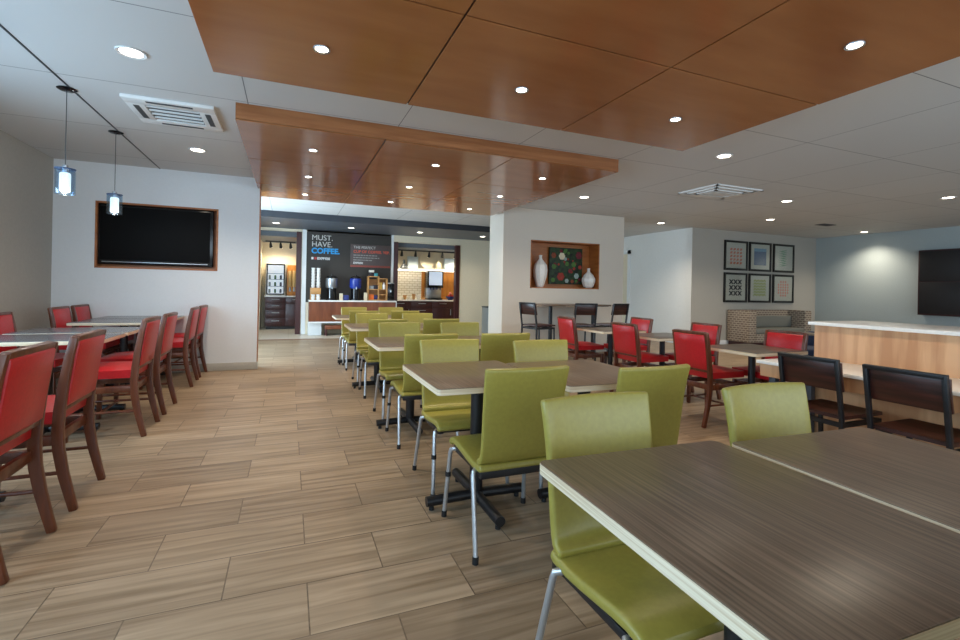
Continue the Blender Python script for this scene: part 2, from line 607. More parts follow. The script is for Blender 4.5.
# wall with a door going back, wall with the pictures, blue wall
YP = 8.25
struct('wall_inner_right', MB().box(XD, YP + .003, 0, XD + .15, 13.0, CZ), 'wall_white', smooth=False)
struct('wall_far_right', MB().box(XD + .003, YP, 0, XR + .2, YP + .15, CZ), 'wall_grey', smooth=False)
struct('wall_right', MB().box(XR, YB - .2, 0, XR + .2, YP, CZ), 'wall_blue', smooth=False)
struct('baseboard_inner_right', MB().box(XD - .014, YP, 0, XD, 10.3, .1, .003), 'whitepaint')
struct('baseboard_far_right', MB().box(XD + .0, YP - .014, 0, XR, YP, .1, .003), 'whitepaint')
m = MB()
m.box(XD - .03, 10.36, 0, XD + .0, 10.46, 2.36)
m.box(XD - .03, 11.46, 0, XD + .0, 11.56, 2.36)
m.box(XD - .03, 10.36, 2.26, XD + .0, 11.56, 2.36)
d1 = struct('door_1', m, 'whitepaint', smooth=False)
MB().box(XD - .012, 10.46, 0, XD - .0, 11.46, 2.26).build('door_leaf', 'cream', d1, smooth=False)

# coffee wall: soffit, fascia, wall segments, kitchen beyond
struct('trim_4', MB().box(-1.7, 10.55, 2.61, 6.3, 10.60, CZ + .1), 'fascia_shaded', smooth=False)
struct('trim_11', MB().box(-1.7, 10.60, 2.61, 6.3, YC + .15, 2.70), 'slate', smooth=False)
m = MB()
m.box(-1.7, YC, 2.55, 2.52, YC + .15, 2.61)          # header over the left opening and coffee bar
m.box(.27, YC, 0, 2.57, YC + .15, 2.61)
m.box(2.50, YC, 2.43, 4.46, YC + .15, 2.61)          # header over the right opening
m.box(4.45, YC, 0, 6.3, YC + .15, 2.61).box(6.3, YC, 0, XD, YC + .15, CZ)
struct('wall_far', m, 'cream', smooth=False)
struct('wall_outer_left', MB().box(-1.80, YT + .2, 0, -1.7, 8.2, CZ).box(-1.80, 10.3, 0, -1.7, YC + 2.3, CZ).box(-1.80, 8.2, 2.45, -1.7, 10.3, CZ), 'wall_white', smooth=False)
m = MB()
for y in (8.2, 9.22, 10.24):
    m.box(-1.79, y, 0, -1.72, y + .06, 2.45)
m.box(-1.79, 8.2, 2.39, -1.72, 10.3, 2.45).box(-1.79, 8.2, 0, -1.72, 10.3, .08)
f = struct('window_4', m, 'steel', smooth=False)
MB().box(-1.76, 8.26, .08, -1.754, 10.24, 2.39).build('pane', 'glass', f, smooth=False)
struct('trim_5', MB().box(.15, YC - .02, 0, .27, YC + .145, 2.55), 'espresso', smooth=False)
struct('trim_6', MB().box(2.575, YC - .02, 0, 2.69, YC + .145, 2.43), 'espresso', smooth=False)
struct('trim_7', MB().box(4.335, YC - .02, 0, 4.45, YC + .145, 2.43), 'espresso', smooth=False)
struct('trim_8', MB().box(.285, YC - .012, 0, .385, YC, 2.61).box(2.50, YC - .012, .8, 2.57, YC, 2.61), 'whitepaint', smooth=False)
struct('trim_9', MB().box(-1.4, 11.28, 0, .75, 11.38, .004), 'stripe', smooth=False)
struct('floor_rear', MB().box(-1.7, 11.38, 0, 8.6, 14.9, .003), 'floor_lit', smooth=False)
struct('ceiling_rear', MB().box(-1.7, YC + .15, 2.42, 2.5, 14.9, 2.7).box(2.5, YC + .15, 2.31, 5.4, 14.9, 2.7), 'slate', smooth=False)
struct('wall_rear_left', MB().box(-1.7, 14.6, 0, 2.5, 14.75, 2.42).box(-.86, 13.9, 0, -.72, 14.6, 2.42), 'cream', smooth=False)
struct('wall_rear_right', MB().box(2.5, 13.9, 0, 5.4, 14.05, 2.31).box(2.5, YC + .15, 0, 2.56, 13.9, 2.31).box(5.2, YC + .15, 0, 5.4, 13.9, 2.31), 'cream', smooth=False)
struct('trim_12', MB().box(.385, YC - .02, .80, 2.50, YC, 2.57), 'coffee', smooth=False)


# ---- lettering on the charcoal wall
def text(name, s, x, z, size, m, y, parent=None, off=0.0):
    c = bpy.data.curves.new(name, 'FONT')
    c.body = s
    c.size = size
    c.offset = off
    c.extrude = 0.002
    o = bpy.data.objects.new(name, c)
    COL.objects.link(o)
    o.location = (x, y, z)
    o.rotation_euler = (R(90), 0, 0)
    bpy.context.view_layer.update()
    me = bpy.data.meshes.new_from_object(o.evaluated_get(bpy.context.evaluated_depsgraph_get()))
    COL.objects.unlink(o)
    bpy.data.objects.remove(o)
    me.materials.clear()
    me.materials.append(MT[m])
    q = bpy.data.objects.new(name, me)
    COL.objects.link(q)
    q.location = (x, y, z)
    q.rotation_euler = (R(90), 0, 0)
    if parent:
        q.parent = parent
    return q


colmat('letter_grey', 214, 212, 206)
colmat('letter_blue', 40, 160, 226)
colmat('letter_red', 226, 92, 66)
sg = thing('wall_lettering', 'white and blue MUST. HAVE. COFFEE. lettering high on the charcoal wall', 'sign', (.50, YC - .0235, 2.30))
text('slogan_line', 'MUST.', 0, .065, .185, 'letter_grey', 0, sg)
text('slogan_line', 'HAVE.', 0, -.10, .185, 'letter_grey', 0, sg)
q = text('slogan_line', 'COFFEE.', 0, -.265, .185, 'letter_blue', 0, sg, .007)
q['label'] = 'bold blue line reading COFFEE.'
colmat('logo_red', 190, 60, 60)
MB().box(0, -.004, -.425, .05, 0, -.365).build('logo_mark', 'white', sg, smooth=False)
MB().box(.07, -.004, -.425, .125, 0, -.365).build('logo_mark', 'logo_red', sg, smooth=False)
text('logo_line', 'EXPRESS', .14, -.424, .082, 'white', 0, sg, .003)
sg = thing('notice_board', 'grey mauve notice with a red line of writing above the coffee counter', 'sign', (1.45, YC - .023, 1.75))
colmat('board_mauve', 88, 76, 74)
colmat('board_red', 140, 70, 60)
MB().box(0, -.018, 0, 1.035, 0, .56, .002).build('board', 'board_mauve', sg)
MB().box(0, -.022, -.03, 1.035, 0, .02, .002).build('lower_edge', 'board_red', sg)
text('notice_line', 'THE PERFECT', .07, .45, .095, 'letter_grey', -.019, sg)
text('notice_line', 'CUP OF COFFEE. YEP.', .07, .34, .098, 'letter_red', -.019, sg, .002)
colmat('letter_dim', 150, 146, 142)
for k in range(3):
    m = MB()
    x = .07
    rl = random.Random(k)
    while x < (.66, .72, .48)[k]:
        w = rl.uniform(.03, .09)
        m.box(x, -.0205, .265 - k * .062, x + w, -.018, .290 - k * .062)
        x += w + .016
    m.build('notice_line', 'letter_dim', sg, smooth=False)
text('notice_line', 'EXPRESS', .07, .055, .066, 'white', -.019, sg, .002)

# ================================================================== CEILING CLOUDS (cherry panels)
def cloud(name, label, x0, x1, y0, y1, xs, ys, z0=2.60, lights=()):
    t = thing(name, label, 'ceiling panel', ((x0 + x1) / 2, (y0 + y1) / 2, z0))
    ox, oy = (x0 + x1) / 2, (y0 + y1) / 2
    # carrier with fascia, hung on the ceiling
    MB().box(x0 - ox, y0 - oy, .012, x1 - ox, y1 - oy, CZ - z0).build('fascia', 'panel_edge', t, smooth=False)
    X = [x0] + list(xs) + [x1]
    Y = [y0] + list(ys) + [y1]
    g = .006
    MB().box(x0 - ox + .01, y0 - oy + .01, .008, x1 - ox - .01, y1 - oy - .01, .012).build('groove_backing', 'groove', t, smooth=False)
    for a, b in zip(X, X[1:]):
        for c, d in zip(Y, Y[1:]):
            MB().box(a - ox + (g if a != x0 else 0), c - oy + (g if c != y0 else 0), 0, b - ox - (g if b != x1 else 0), d - oy - (g if d != y1 else 0), .009,
                     .0015, 1).build('veneer_board', 'panel', t)
    return t


cloud('wood_ceiling_panel', 'large cherry wood ceiling panel nearest the camera with four small spotlights', -.485, 3.52, -1.6, 3.50, (.80, 2.145), (-.30, .97, 2.235))
cloud('wood_ceiling_panel', 'cherry wood ceiling panel running back towards the coffee bar with ten small spotlights', -.445, 3.50, 4.43, 8.12, (.815, 2.15), (5.72, 7.0))

# ---------------------------------------------------------------- downlights
def downlight(loc, label, r=.085, small=False, watts=None, group=None):
    t = thing('recessed_downlight', label, 'downlight', loc, 0, group)
    rr = r * .74
    prof = [(rr, -.001), (r, -.001), (r, -.006), (r * .96, -.010), (rr, -.005)]
    m = MB()
    n = 28
    rings = [[m.bm.verts.new((a * math.cos(2 * PI * k / n), a * math.sin(2 * PI * k / n), z)) for k in range(n)] for a, z in prof]
    for a, b in zip(rings, rings[1:] + rings[:1]):
        for k in range(n):
            m.bm.faces.new((a[k], a[(k + 1) % n], b[(k + 1) % n], b[k]))
    m.build('trim_ring', 'steel' if small else 'whitepaint', t)
    MB().lathe([(rr, -.004), (rr * .9, -.003)], n=24).build('lens', 'lamp_panel' if small else 'lamp', t)
    s = spot('lamp_light', (loc[0], loc[1], loc[2] - .02), watts if watts else (PANEL_W if small else SPOT_W))
    return t


DL = [((-1.0, 3.77), 'ceiling downlight in the blue lit left ceiling nearer the camera, before the air conditioner'),
      ((-1.0, 6.20), 'ceiling downlight behind the air conditioner, near the wall with the black television'),
      ((4.43, 3.80), 'ceiling downlight just right of the near wood panel corner, left of the ceiling diffuser'),
      ((4.41, 6.43), 'ceiling downlight above the wall niche, right of the far wood panel'),
      ((7.46, 5.19), 'ceiling downlight just right of the square ceiling diffuser'),
      ((9.02, 6.61), 'ceiling downlight in front of the six framed pictures'),
      ((7.54, 8.06), 'ceiling downlight by the mouth of the white corridor'),
      ((12.55, 6.85), 'ceiling downlight that washes the blue wall'),
      ((9.22, 3.92), 'ceiling downlight furthest right, above the bar')]
for (x, y), lb in DL:
    downlight((x, y, CZ), lb, .09, watts=SPOT_W * (1.5 if x > 7 else 1))
PL1 = [((.15, 2.89), 'small spotlight in the near wood panel, left board'),
       ((1.46, 2.90), 'small spotlight in the near wood panel, middle board'),
       ((2.82, 2.88), 'small spotlight in the near wood panel, far right corner board'),
       ((2.85, 1.62), 'small spotlight in the near wood panel, right edge of the photo')]
rows = [(5.08, 'front'), (6.34, 'middle'), (7.60, 'back')]
PL2 = []
for cx, cn in ((.20, 'left'), (1.50, 'middle'), (2.87, 'right')):
    for cy, rn in rows:
        PL2.append(((cx, cy), 'small spotlight in the far wood panel, %s row of the %s column' % (rn, cn)))
for (x, y), lb in PL1 + PL2:
    downlight((x, y, 2.60), lb, .048, True)
SL = [((-.30, 11.5), 'leftmost downlight in the dark soffit before the coffee bar'),
      ((1.34, 11.5), 'second downlight from the left in the dark soffit, above the coffee wall'),
      ((3.02, 11.5), 'third downlight from the left in the dark soffit, above the right kitchen opening'),
      ((4.72, 11.5), 'rightmost downlight in the dark soffit, beside the white partition edge')]
for (x, y), lb in SL:
    downlight((x, y, 2.61), lb, .085, watts=50)

# ---------------------------------------------------------------- pendants on the dark ceiling track
struct('trim_10', MB().box(-1.641, -2.5, CZ - .004, -1.628, YT, CZ), 'grille', smooth=False)


def pendant(y, label):
    t = thing('glass_pendant', label, 'pendant lamp', (-1.665, y, CZ), 0, 'glass pendants over the red chairs')
    MB().lathe([(.062, -.001), (.066, -.006), (.05, -.016), (.012, -.02)], n=28).build('canopy', 'bezel', t)
    zt = 2.105 - CZ
    MB().tube([(0, 0, -.018), (0, 0, zt + .03)], .003, 8).build('cord', 'grille', t)
    MB().lathe([(.02, zt + .03), (.022, zt - .03), (.016, zt - .05)], n=16).build('lamp_holder', 'steel', t)
    m = MB()
    n = 32
    prof = [(.066, zt), (.066, zt - .20), (.060, zt - .20), (.060, zt)]
    rings = [[m.bm.verts.new((a * math.cos(2 * PI * k / n), a * math.sin(2 * PI * k / n), z)) for k in range(n)] for a, z in prof]
    for a, b in zip(rings, rings[1:] + rings[:1]):
        for k in range(n):
            m.bm.faces.new((a[k], a[(k + 1) % n], b[(k + 1) % n], b[k]))
    m.build('glass_shade', 'blueglass', t)
    m = MB()
    m.lathe([(.067, zt + .004), (.067, zt - .004), (.020, zt - .004), (.020, zt + .004)], n=32)
    m.build('shade_cap', colmat('blue_cap', 60, 84, 120), t)
    MB().lathe([(.030, zt - .030), (.036, zt - .04), (.036, zt - .17), (.030, zt - .178)], n=24).build('inner_tube', 'glow', t)
    d = bpy.data.lights.new('pendant_light', 'POINT')
    d.energy = 4
    d.color = (1, .95, .85)
    d.shadow_soft_size = .04
    o = bpy.data.objects.new('pendant_light', d)
    o.location = (-1.665, y, 1.88)
    COL.objects.link(o)


pendant(3.58, 'blue glass pendant nearest the camera, cut by the left edge of the photo')
pendant(4.70, 'blue glass pendant left of the black television, larger of the two whole ones')
pendant(5.84, 'blue glass pendant hanging in front of the black television')

# ---------------------------------------------------------------- air conditioner cassette, diffusers
t = thing('air_conditioner', 'white four way ceiling air conditioner above the red dining chairs', 'air conditioner', (-.965, 4.95, CZ))
m = MB()
S = .335
m.box(-S, -S, -.028, S, -.20, 0, .004).box(-S, .20, -.028, S, S, 0, .004).box(-S, -.20, -.028, -.20, .20, 0, .004).box(.20, -.20, -.028, S, .20, 0, .004)
m.build('casing', 'white', t)
for k in range(4):
    y = -.165 + k * .095
    MB().box(-.195, y, -.027, .195, y + .016, -.012).build('grille_slat', 'white', t, smooth=False)
MB().box(-.2, -.2, -.012, .2, .2, -.004).build('grille_back', 'grille', t, smooth=False)
for sx in (-1, 1):
    MB().box(sx * .265 - .022, -.17, -.0295, sx * .265 + .022, .17, -.027).build('air_slot', 'grille', t, smooth=False)
for sy in (-1, 1):
    MB().box(-.17, sy * .28 - .018, -.0295, .17, sy * .28 + .018, -.027).build('air_slot', 'grille', t, smooth=False)

t = thing('ceiling_diffuser', 'square stepped ceiling diffuser right of the two wood panels', 'ceiling vent', (5.93, 5.15, CZ))
for i, (s, z) in enumerate(((.36, -.012), (.27, -.024), (.18, -.036))):
    m = MB()
    w = .045
    m.box(-s - .1, -s, z - .006, s + .1, -s + w, z).box(-s - .1, s - w, z - .006, s + .1, s, z).box(-s - .1, -s, z - .006, -s - .1 + w, s, z).box(s + .1 - w, -s, z - .006, s + .1, s, z)
    m.box(-s - .1, -s, z, -s - .09, s, 0).box(s + .09, -s, z, s + .1, s, 0).box(-s - .1, -s, z, s + .1, -s + .01, 0).box(-s - .1, s - .01, z, s + .1, s, 0)
    m.build('diffuser_ring', 'white', t, smooth=False)
MB().box(-.2, -.1, -.042, .2, .1, -.034).build('core_plate', 'white', t, smooth=False)
t = thing('return_grille', 'small dark ceiling grille in front of the blue wall', 'ceiling vent', (10.65, 6.55, CZ))
m = MB()
for k in range(6):
    m.box(-.17, -.075 + k * .026, -.012, .17, -.062 + k * .026, -.004)
m.build('slats', 'grille', t, smooth=False)
MB().box(-.2, -.1, -.008, .2, .1, 0).build('grille_frame', 'grille', t, smooth=False)

# ================================================================== TELEVISIONS
t = thing('television', 'black flat television set into the wood lined recess of the left wall', 'television', (-1.66, YT + .075, 1.445))
MB().box(-.665, -.045, 0, .665, .03, .79, .012, 3).build('bezel', 'bezel', t)
MB().box(-.625, -.048, .06, .625, -.044, .755, .001).build('screen', 'screen', t)
MB().box(-.60, -.052, .028, .60, -.044, .040, .002).build('speaker_bar', 'steel', t)
MB().box(-.25, .03, .2, .25, .055, .6).build('wall_bracket', 'black', t)
t = thing('wall_display', 'black two part display panel on the blue grey wall', 'display', (XR, 5.21, .86))
MB().box(-.2, -.75, -.02, 0, .74, 1.40, .01).build('casing', colmat('oxblood', 58, 28, 34), t)
MB().box(-.212, -.72, .015, -.2, .71, .70, .004).build('screen', 'charcoal', t)
MB().box(-.212, -.72, .715, -.2, .71, 1.37, .004).build('screen', 'charcoal', t)

# ================================================================== FRAMED PICTURES
def poly_flat(m, pts, y):
    vs = [m.bm.verts.new((x, y, z)) for x, z in pts]
    m.bm.faces.new(vs)


def picture(x, z, w, h, kind, label):
    t = thing('framed_picture', label, 'picture', (x, YP, z), 0, 'six framed prints on the grey wall')
    m = MB()
    f = .05
    m.box(-w / 2, -.035, 0, -w / 2 + f, 0, h, .003).box(w / 2 - f, -.035, 0, w / 2, 0, h, .003)
    m.box(-w / 2 + f, -.035, 0, w / 2 - f, 0, f, .003).box(-w / 2 + f, -.035, h - f, w / 2 - f, 0, h, .003)
    m.build('frame', 'frame', t)
    MB().box(-w / 2 + f, -.016, f, w / 2 - f, -.004, h - f).build('mount', 'paper', t, smooth=False)
    m = MB()
    y = -.0185
    W, H = w * .56, h * .58
    x0, z0 = -W / 2, (h - H) / 2
    if kind == 'tiles':
        for i in range(4):
            for j in range(5):
                a, b = x0 + i * W / 4, z0 + j * H / 5
                poly_flat(m, [(a + .01, b), (a + W / 4 - .03, b), (a + W / 4 - .005, b + H / 5 - .03), (a + .035, b + H / 5 - .03)], y)
        c = colmat('print_coral', 206, 118, 92)
    elif kind == 'block':
        poly_flat(m, [(x0, z0), (x0 + W, z0), (x0 + W, z0 + H), (x0, z0 + H)], y)
        c = colmat('print_blue', 76, 96, 132)
    elif kind == 'fern':
        for j in range(9):
            b = z0 + j * H / 9
            poly_flat(m, [(-W * .45, b), (0, b + .012), (W * .3, b + .05), (0, b + .04)], y)
        c = colmat('print_green', 96, 150, 110)
    elif kind == 'cross':
        for i in range(3):
            for j in range(3):
                cx, cz = x0 + (i + .5) * W / 3, z0 + (j + .5) * H / 3
                for s in (1, -1):
                    a, d = .055, .026
                    poly_flat(m, [(cx - a * s - d, cz - a), (cx - a * s + d, cz - a), (cx + a * s + d, cz + a), (cx + a * s - d, cz + a)], y - (.0005 if s < 0 else 0))
        c = colmat('print_black', 26, 28, 34)
    elif kind == 'chevron':
        for j in range(6):
            b = z0 + j * H / 6
            for i in range(4):
                a = x0 + i * W / 4
                q = W / 8
                poly_flat(m, [(a, b), (a + q, b + .04), (a + q, b + .085), (a, b + .045)], y)
                poly_flat(m, [(a + q, b + .04), (a + 2 * q, b), (a + 2 * q, b + .045), (a + q, b + .085)], y)
        c = colmat('print_lime', 158, 164, 84)
    else:
        for i in range(5):
            for j in range(6):
                cx, cz = x0 + (i + .5) * W / 5, z0 + (j + .5) * H / 6
                if abs(i - 2) + abs(j - 2.5) > 3.6:
                    continue
                a = .036
                poly_flat(m, [(cx - a, cz), (cx, cz - a), (cx + a, cz), (cx, cz + a)], y)
        c = colmat('print_rose', 214, 130, 112)
    m.build('print', c, t, smooth=False)
    if kind == 'block':
        m = MB()
        poly_flat(m, [(x0, z0 + H * .82), (x0 + W, z0 + H * .82), (x0 + W, z0 + H), (x0, z0 + H)], y - .001)
        m.build('print_band', colmat('print_sky', 110, 150, 178), t, smooth=False)
    MB().box(-w / 2 + f, -.026, f, w / 2 - f, -.0245, h - f).build('glazing', 'glass', t, smooth=False)


px = (10.06, 10.90, 11.76)
for k, (x, kd, lb) in enumerate(zip(px, ('tiles', 'block', 'fern'), ('coral slanted tile print, upper left of the six', 'blue block print, upper middle of the six', 'green fern print, upper right of the six'))):
    picture(x, 1.795, .78, .72, kd, 'black framed ' + lb)
for k, (x, kd, lb) in enumerate(zip(px, ('cross', 'chevron', 'diamond'), ('black crosses print, lower left of the six', 'lime chevron print, lower middle of the six', 'rose diamond print, lower right of the six'))):
    picture(x, 1.015, .78, .72, kd, 'black framed ' + lb)

# ================================================================== NICHE CONTENTS
t = thing('floral_picture', 'dark square floral picture standing in the honey coloured niche', 'picture', (5.15, PY0 + .28, NZ0 + .021))
MB().box(-.385, -.02, .07, .385, .02, .80, .004).build('canvas', mat('dark_foliage', srgb(14, 22, 16), 0.6, nscale=(14, 14, 14), col2=srgb(44, 70, 36)), t)
fl = [(-.10, .63, .075, 'petal_cream', 224, 212, 180), (-.12, .22, .085, 'petal_red', 150, 46, 30), (.10, .34, .05, 'petal_crimson', 120, 28, 34),
      (.30, .66, .08, 'petal_wine', 104, 20, 34), (-.29, .64, .06, 'petal_orange', 130, 60, 28), (.18, .47, .055, 'petal_leaf', 70, 110, 44),
      (.25, .24, .06, 'petal_pale', 150, 166, 160), (-.28, .42, .055, 'petal_leaf', 0, 0, 0), (.02, .48, .05, 'petal_leaf', 0, 0, 0), (.02, .14, .045, 'petal_pale', 0, 0, 0),
      (-.02, .74, .04, 'petal_leaf', 0, 0, 0), (.33, .42, .045, 'petal_red', 0, 0, 0), (-.3, .15, .05, 'petal_leaf', 0, 0, 0), (.15, .13, .04, 'petal_orange', 0, 0, 0)]
rr = random.Random(3)
for k in range(26):
    fl.append((rr.uniform(-.33, .33), rr.uniform(.11, .76), rr.uniform(.018, .04), rr.choice(('petal_leaf', 'petal_deep', 'petal_deep', 'petal_wine', 'petal_red', 'petal_pale')), 36, 70, 34))
for (x, z, r, nm, a, b, c) in fl:
    m = MB()
    for k in range(6):
        q = 2 * PI * k / 6
        m.add((lambda tb: (bmesh.ops.create_uvsphere(tb, u_segments=10, v_segments=6, radius=r * .5,
                                                     matrix=Matrix.Translation((x + .5 * r * math.cos(q), -.022, z + .5 * r * math.sin(q))) @ Matrix.Diagonal((1, .18, 1, 1))), tb)[1])(bmesh.new()))
    m.build('blossom', colmat(nm, a, b, c, .6), t)
t = tag(MB().lathe([(.055, 0), (.075, .03), (.125, .20), (.14, .33), (.125, .43), (.07, .50), (.035, .54), (.028, .58), (.034, .62), (.026, .62)], n=9).build(
    'tall_vase', 'ceramic', loc=(4.50, PY0 + .15, NZ0 + .021), ang=15), 'tall faceted white vase at the left end of the niche', 'vase')
t = tag(MB().lathe([(.06, 0), (.10, .03), (.135, .13), (.135, .19), (.09, .27), (.035, .325), (.026, .36), (.034, .40), (.026, .40)], n=9).build(
    'round_vase', 'ceramic', loc=(5.60, PY0 + .13, NZ0 + .021), ang=15), 'shorter round white vase at the right end of the niche', 'vase')

# ================================================================== GREEN CHAIRS
def make_green():
    t = thing('green_chair', 'x', 'chair')
    prof_s = [(-.186, .418), (-.165, .410), (-.10, .407), (-.03, .413), (.04, .422), (.11, .430), (.17, .434), (.21, .430), (.236, .416), (.246, .394)]
    prof_b = [(-.140, .404), (-.166, .408), (-.190, .424), (-.204, .455), (-.213, .50), (-.223, .57), (-.234, .65), (-.247, .73), (-.262, .80), (-.278, .862)]
    NX = 12

    def rows(prof, wf, curve):
        out = []
        L = 0
        for i, (y, z) in enumerate(prof):
            u = i / (len(prof) - 1)
            w = wf(u)
            c = curve(u)
            row = []
            for k in range(NX + 1):
                s = -1 + 2 * k / NX
                row.append((s * w, y + c * (s * s - .5) * 1.0, z + (0.006 * s * s if False else 0)))
            out.append(row)
        return out
    MB().shell(rows(prof_s, lambda u: .208 + .008 * u, lambda u: 0.0), .034).build('seat', 'green', t)
    MB().shell(rows(prof_b, lambda u: .206 - .006 * math.sin(PI * u) + .012 * u, lambda u: .032 * u), .030).build('backrest', 'green', t)
    m = MB()
    for s in (-1, 1):
        m.box(s * .185 - .016, -.165, .362, s * .185 + .016, .20, .388, .002)
    m.box(-.20, -.190, .350, .20, -.160, .386, .002).box(-.185, .165, .366, .185, .195, .388, .002)
    m.build('seat_frame', 'black', t)
    for s in (-1, 1):
        for (ya, yb, yc) in ((.165, .19, .232), (-.13, -.145, -.232)):
            l = MB().tube([(s * .17, ya, .376), (s * .205, ya, .378), (s * .218, yb * .98, .372), (s * .222, yb, .355), (s * .236, yc, .025)], .0115, 12).build('leg', 'silver', t)
            MB().tube([(s * .2355, yc * .998, .032), (s * .237, yc * 1.003, 0.0)], .0145, 12).build('foot', 'rubber', l)
            if yc > 0:
                u = .36
                p = Vector((s * .222, yb, .355)).lerp(Vector((s * .236, yc, .025)), u)
                MB().tube([p + Vector((0, 0, .012)), p - Vector((0, 0, .012))], .0155, 12).build('leg_collar', 'rubber', l)
    return t


G0 = make_green()
rows_y = [0.745, 2.45, 4.03, 5.72, 7.54]
rn = ['first', 'second', 'third', 'fourth', 'fifth']
first = [True]


def green(x, y, rz, lb):
    if first[0]:
        G0.location = (x, y, 0)
        G0.rotation_euler = (0, 0, rz)
        G0['label'] = lb
        G0['group'] = 'olive green dining chairs'
        first[0] = False
    else:
        dup(G0, (x, y, 0), rz, lb, 'olive green dining chairs')


NEAR, FAR = 0.0, PI
green(.975, 1.075, FAR, 'olive green chair whose seat shows under the large foreground table')
green(1.725, 1.03, FAR - .03, 'olive green chair back above the near table, left of the dark wood chairs')
green(.90, .445, NEAR, 'olive green chair back peeping over the foreground table in the bottom right corner')
for i in range(1, 5):
    yc = rows_y[i]
    green(1.025, yc - .295, NEAR + random.uniform(-.02, .02), 'olive chair facing the coffee bar, aisle table, %s row from the foreground' % rn[i])
    green(1.03, yc + .375, FAR + random.uniform(-.03, .03), 'olive chair facing away from the coffee bar, aisle table, %s row from the foreground' % rn[i])
    oB = (0, -.13, -.05, 0, 0)[i]
    green(1.640, yc - .30 + oB, NEAR + random.uniform(-.03, .03), 'olive chair facing the coffee bar, inner table, %s row from the foreground' % rn[i])
    green(1.645, yc + .36 + oB * 1.2, FAR + random.uniform(-.03, .03), 'olive chair facing away from the coffee bar, inner table, %s row from the foreground' % rn[i])


# ================================================================== TABLES
def make_table(name, w, d, h, lam, cat='table', ax=.29, ay=.34, bcol='black', ox=0.0, oy=0.0, cr=.038, ar=.0275):
    t = thing(name, 'x', cat)
    MB().prism(rrect(0, 0, w, d, .02), h - .030, h - .0025, .0015).build('top_edge', 'ply', t)
    MB().prism(rrect(0, 0, w - .002, d - .002, .02), h - .0025, h, .0008).build('tabletop', lam, t)
    MB().box(ox - .15, oy - .15, h - .040, ox + .15, oy + .15, h - .030).build('mounting_plate', bcol, t)
    MB().tube([(ox, oy, .06), (ox, oy, h - .035)], cr, 20).build('column', bcol, t)
    for (dx, dy) in ((1, 0), (-1, 0), (0, 1), (0, -1)):
        L = ax if dx else ay
        f = MB().tube([(ox, oy, .055), (ox + dx * L, oy + dy * L, .048)], ar, 16).build('base_arm', bcol, t)
        MB().tube([(ox + dx * (L - .03), oy + dy * (L - .03), .026), (ox + dx * (L - .03), oy + dy * (L - .03), 0)], .014, 10).build('glide', 'rubber', f)
    return t


TG = make_table('cafe_table', .632, .75, .75, 'lam', ox=.045, oy=.03)
TG.location = (.943, rows_y[0] - .0, 0)
TG.rotation_euler = (0, 0, R(-2.0))
TG['label'] = 'large foreground table with brown streaked top and pale plywood edge'
TG['group'] = 'streaked brown cafe tables among the green chairs'
dup(TG, (1.596, rows_y[0] - .060, 0), R(-2.6), 'brown streaked table at the right edge, beyond the bright seam', 'streaked brown cafe tables among the green chairs')
for i in range(1, 5):
    dup(TG, (.962, rows_y[i], 0), 0, 'brown aisle side table among olive chairs, %s row from the foreground' % rn[i], 'streaked brown cafe tables among the green chairs')
    dup(TG, (1.60, rows_y[i] + (0, -.12, -.04, 0, 0)[i], 0), 0, 'brown inner table among olive chairs, %s row from the foreground' % rn[i], 'streaked brown cafe tables among the green chairs')


# ================================================================== RED CHAIRS
def make_red():
    t = thing('red_dining_chair', 'x', 'chair')
    # rear posts: legs that run on up as the back frame
    post = [(-.268, 0, .036), (-.248, .08, .040), (-.220, .20, .046), (-.200, .32, .050), (-.195, .42, .050), (-.200, .52, .048), (-.216, .66, .044), (-.238, .80, .038), (-.258, .895, .034)]
    for s in (-1, 1):
        MB().ribbon(post, s * .203 - .0150, s * .203 + .0150, 0, .004).build('rear_leg', 'chairwood', t)
        MB().ribbon([(.228, 0, .030), (.222, .2, .036), (.216, .40, .042)], s * .205 - .018, s * .205 + .018, 0, .004).build('front_leg', 'chairwood', t)
    ry = lambda z: -.195 - .063 * ((z - .42) / .475) ** 1.15
    MB().ribbon([(ry(.872), .872, .034), (ry(.90), .90, .034)], -.19, .19, 0, .004).build('top_rail', 'chairwood', t)
    MB().ribbon([(ry(.515), .515, .028), (ry(.54), .54, .028)], -.19, .19, 0, .003).build('lower_rail', 'chairwood', t)
    pad = [(ry(z), z, .046 if .545 < z < .868 else .03) for z in (.536, .55, .62, .70, .78, .865, .876)]
    MB().ribbon(pad, -.189, .189, 0, .008).build('backrest', 'red', t)
    m = MB()
    m.box(-.19, -.19, .345, .19, -.165, .395, .003).box(-.19, .195, .345, .19, .22, .395, .003)
    for s in (-1, 1):
        m.box(s * .2 - .014, -.18, .345, s * .2 + .014, .21, .395, .003)
    m.build('seat_rail', 'chairwood', t)
    # seat cushion: crowned
    n = 10
    rows = []
    for i in range(n + 1):
        v = i / n
        y = -.185 + v * .425
        row = []
        for k in range(n + 1):
            u = -1 + 2 * k / n
            w = .205 + .012 * v
            row.append((u * w, y, .455 + .022 * (1 - abs(u) ** 3) * (1 - abs(2 * v - 1) ** 3)))
        rows.append(row)
    m = MB().shell(rows, -.062)
    m.build('seat', 'red', t)
    for s in (-1, 1):
        MB().tube([(s * .2, -.205, .20), (s * .205, .215, .20)], .010, 8).build('stretcher', 'chairwood', t)
    MB().tube([(-.2, .02, .20), (.2, .02, .20)], .010, 8).build('stretcher', 'chairwood', t)
    return t


R0 = make_red()
redn = [0]


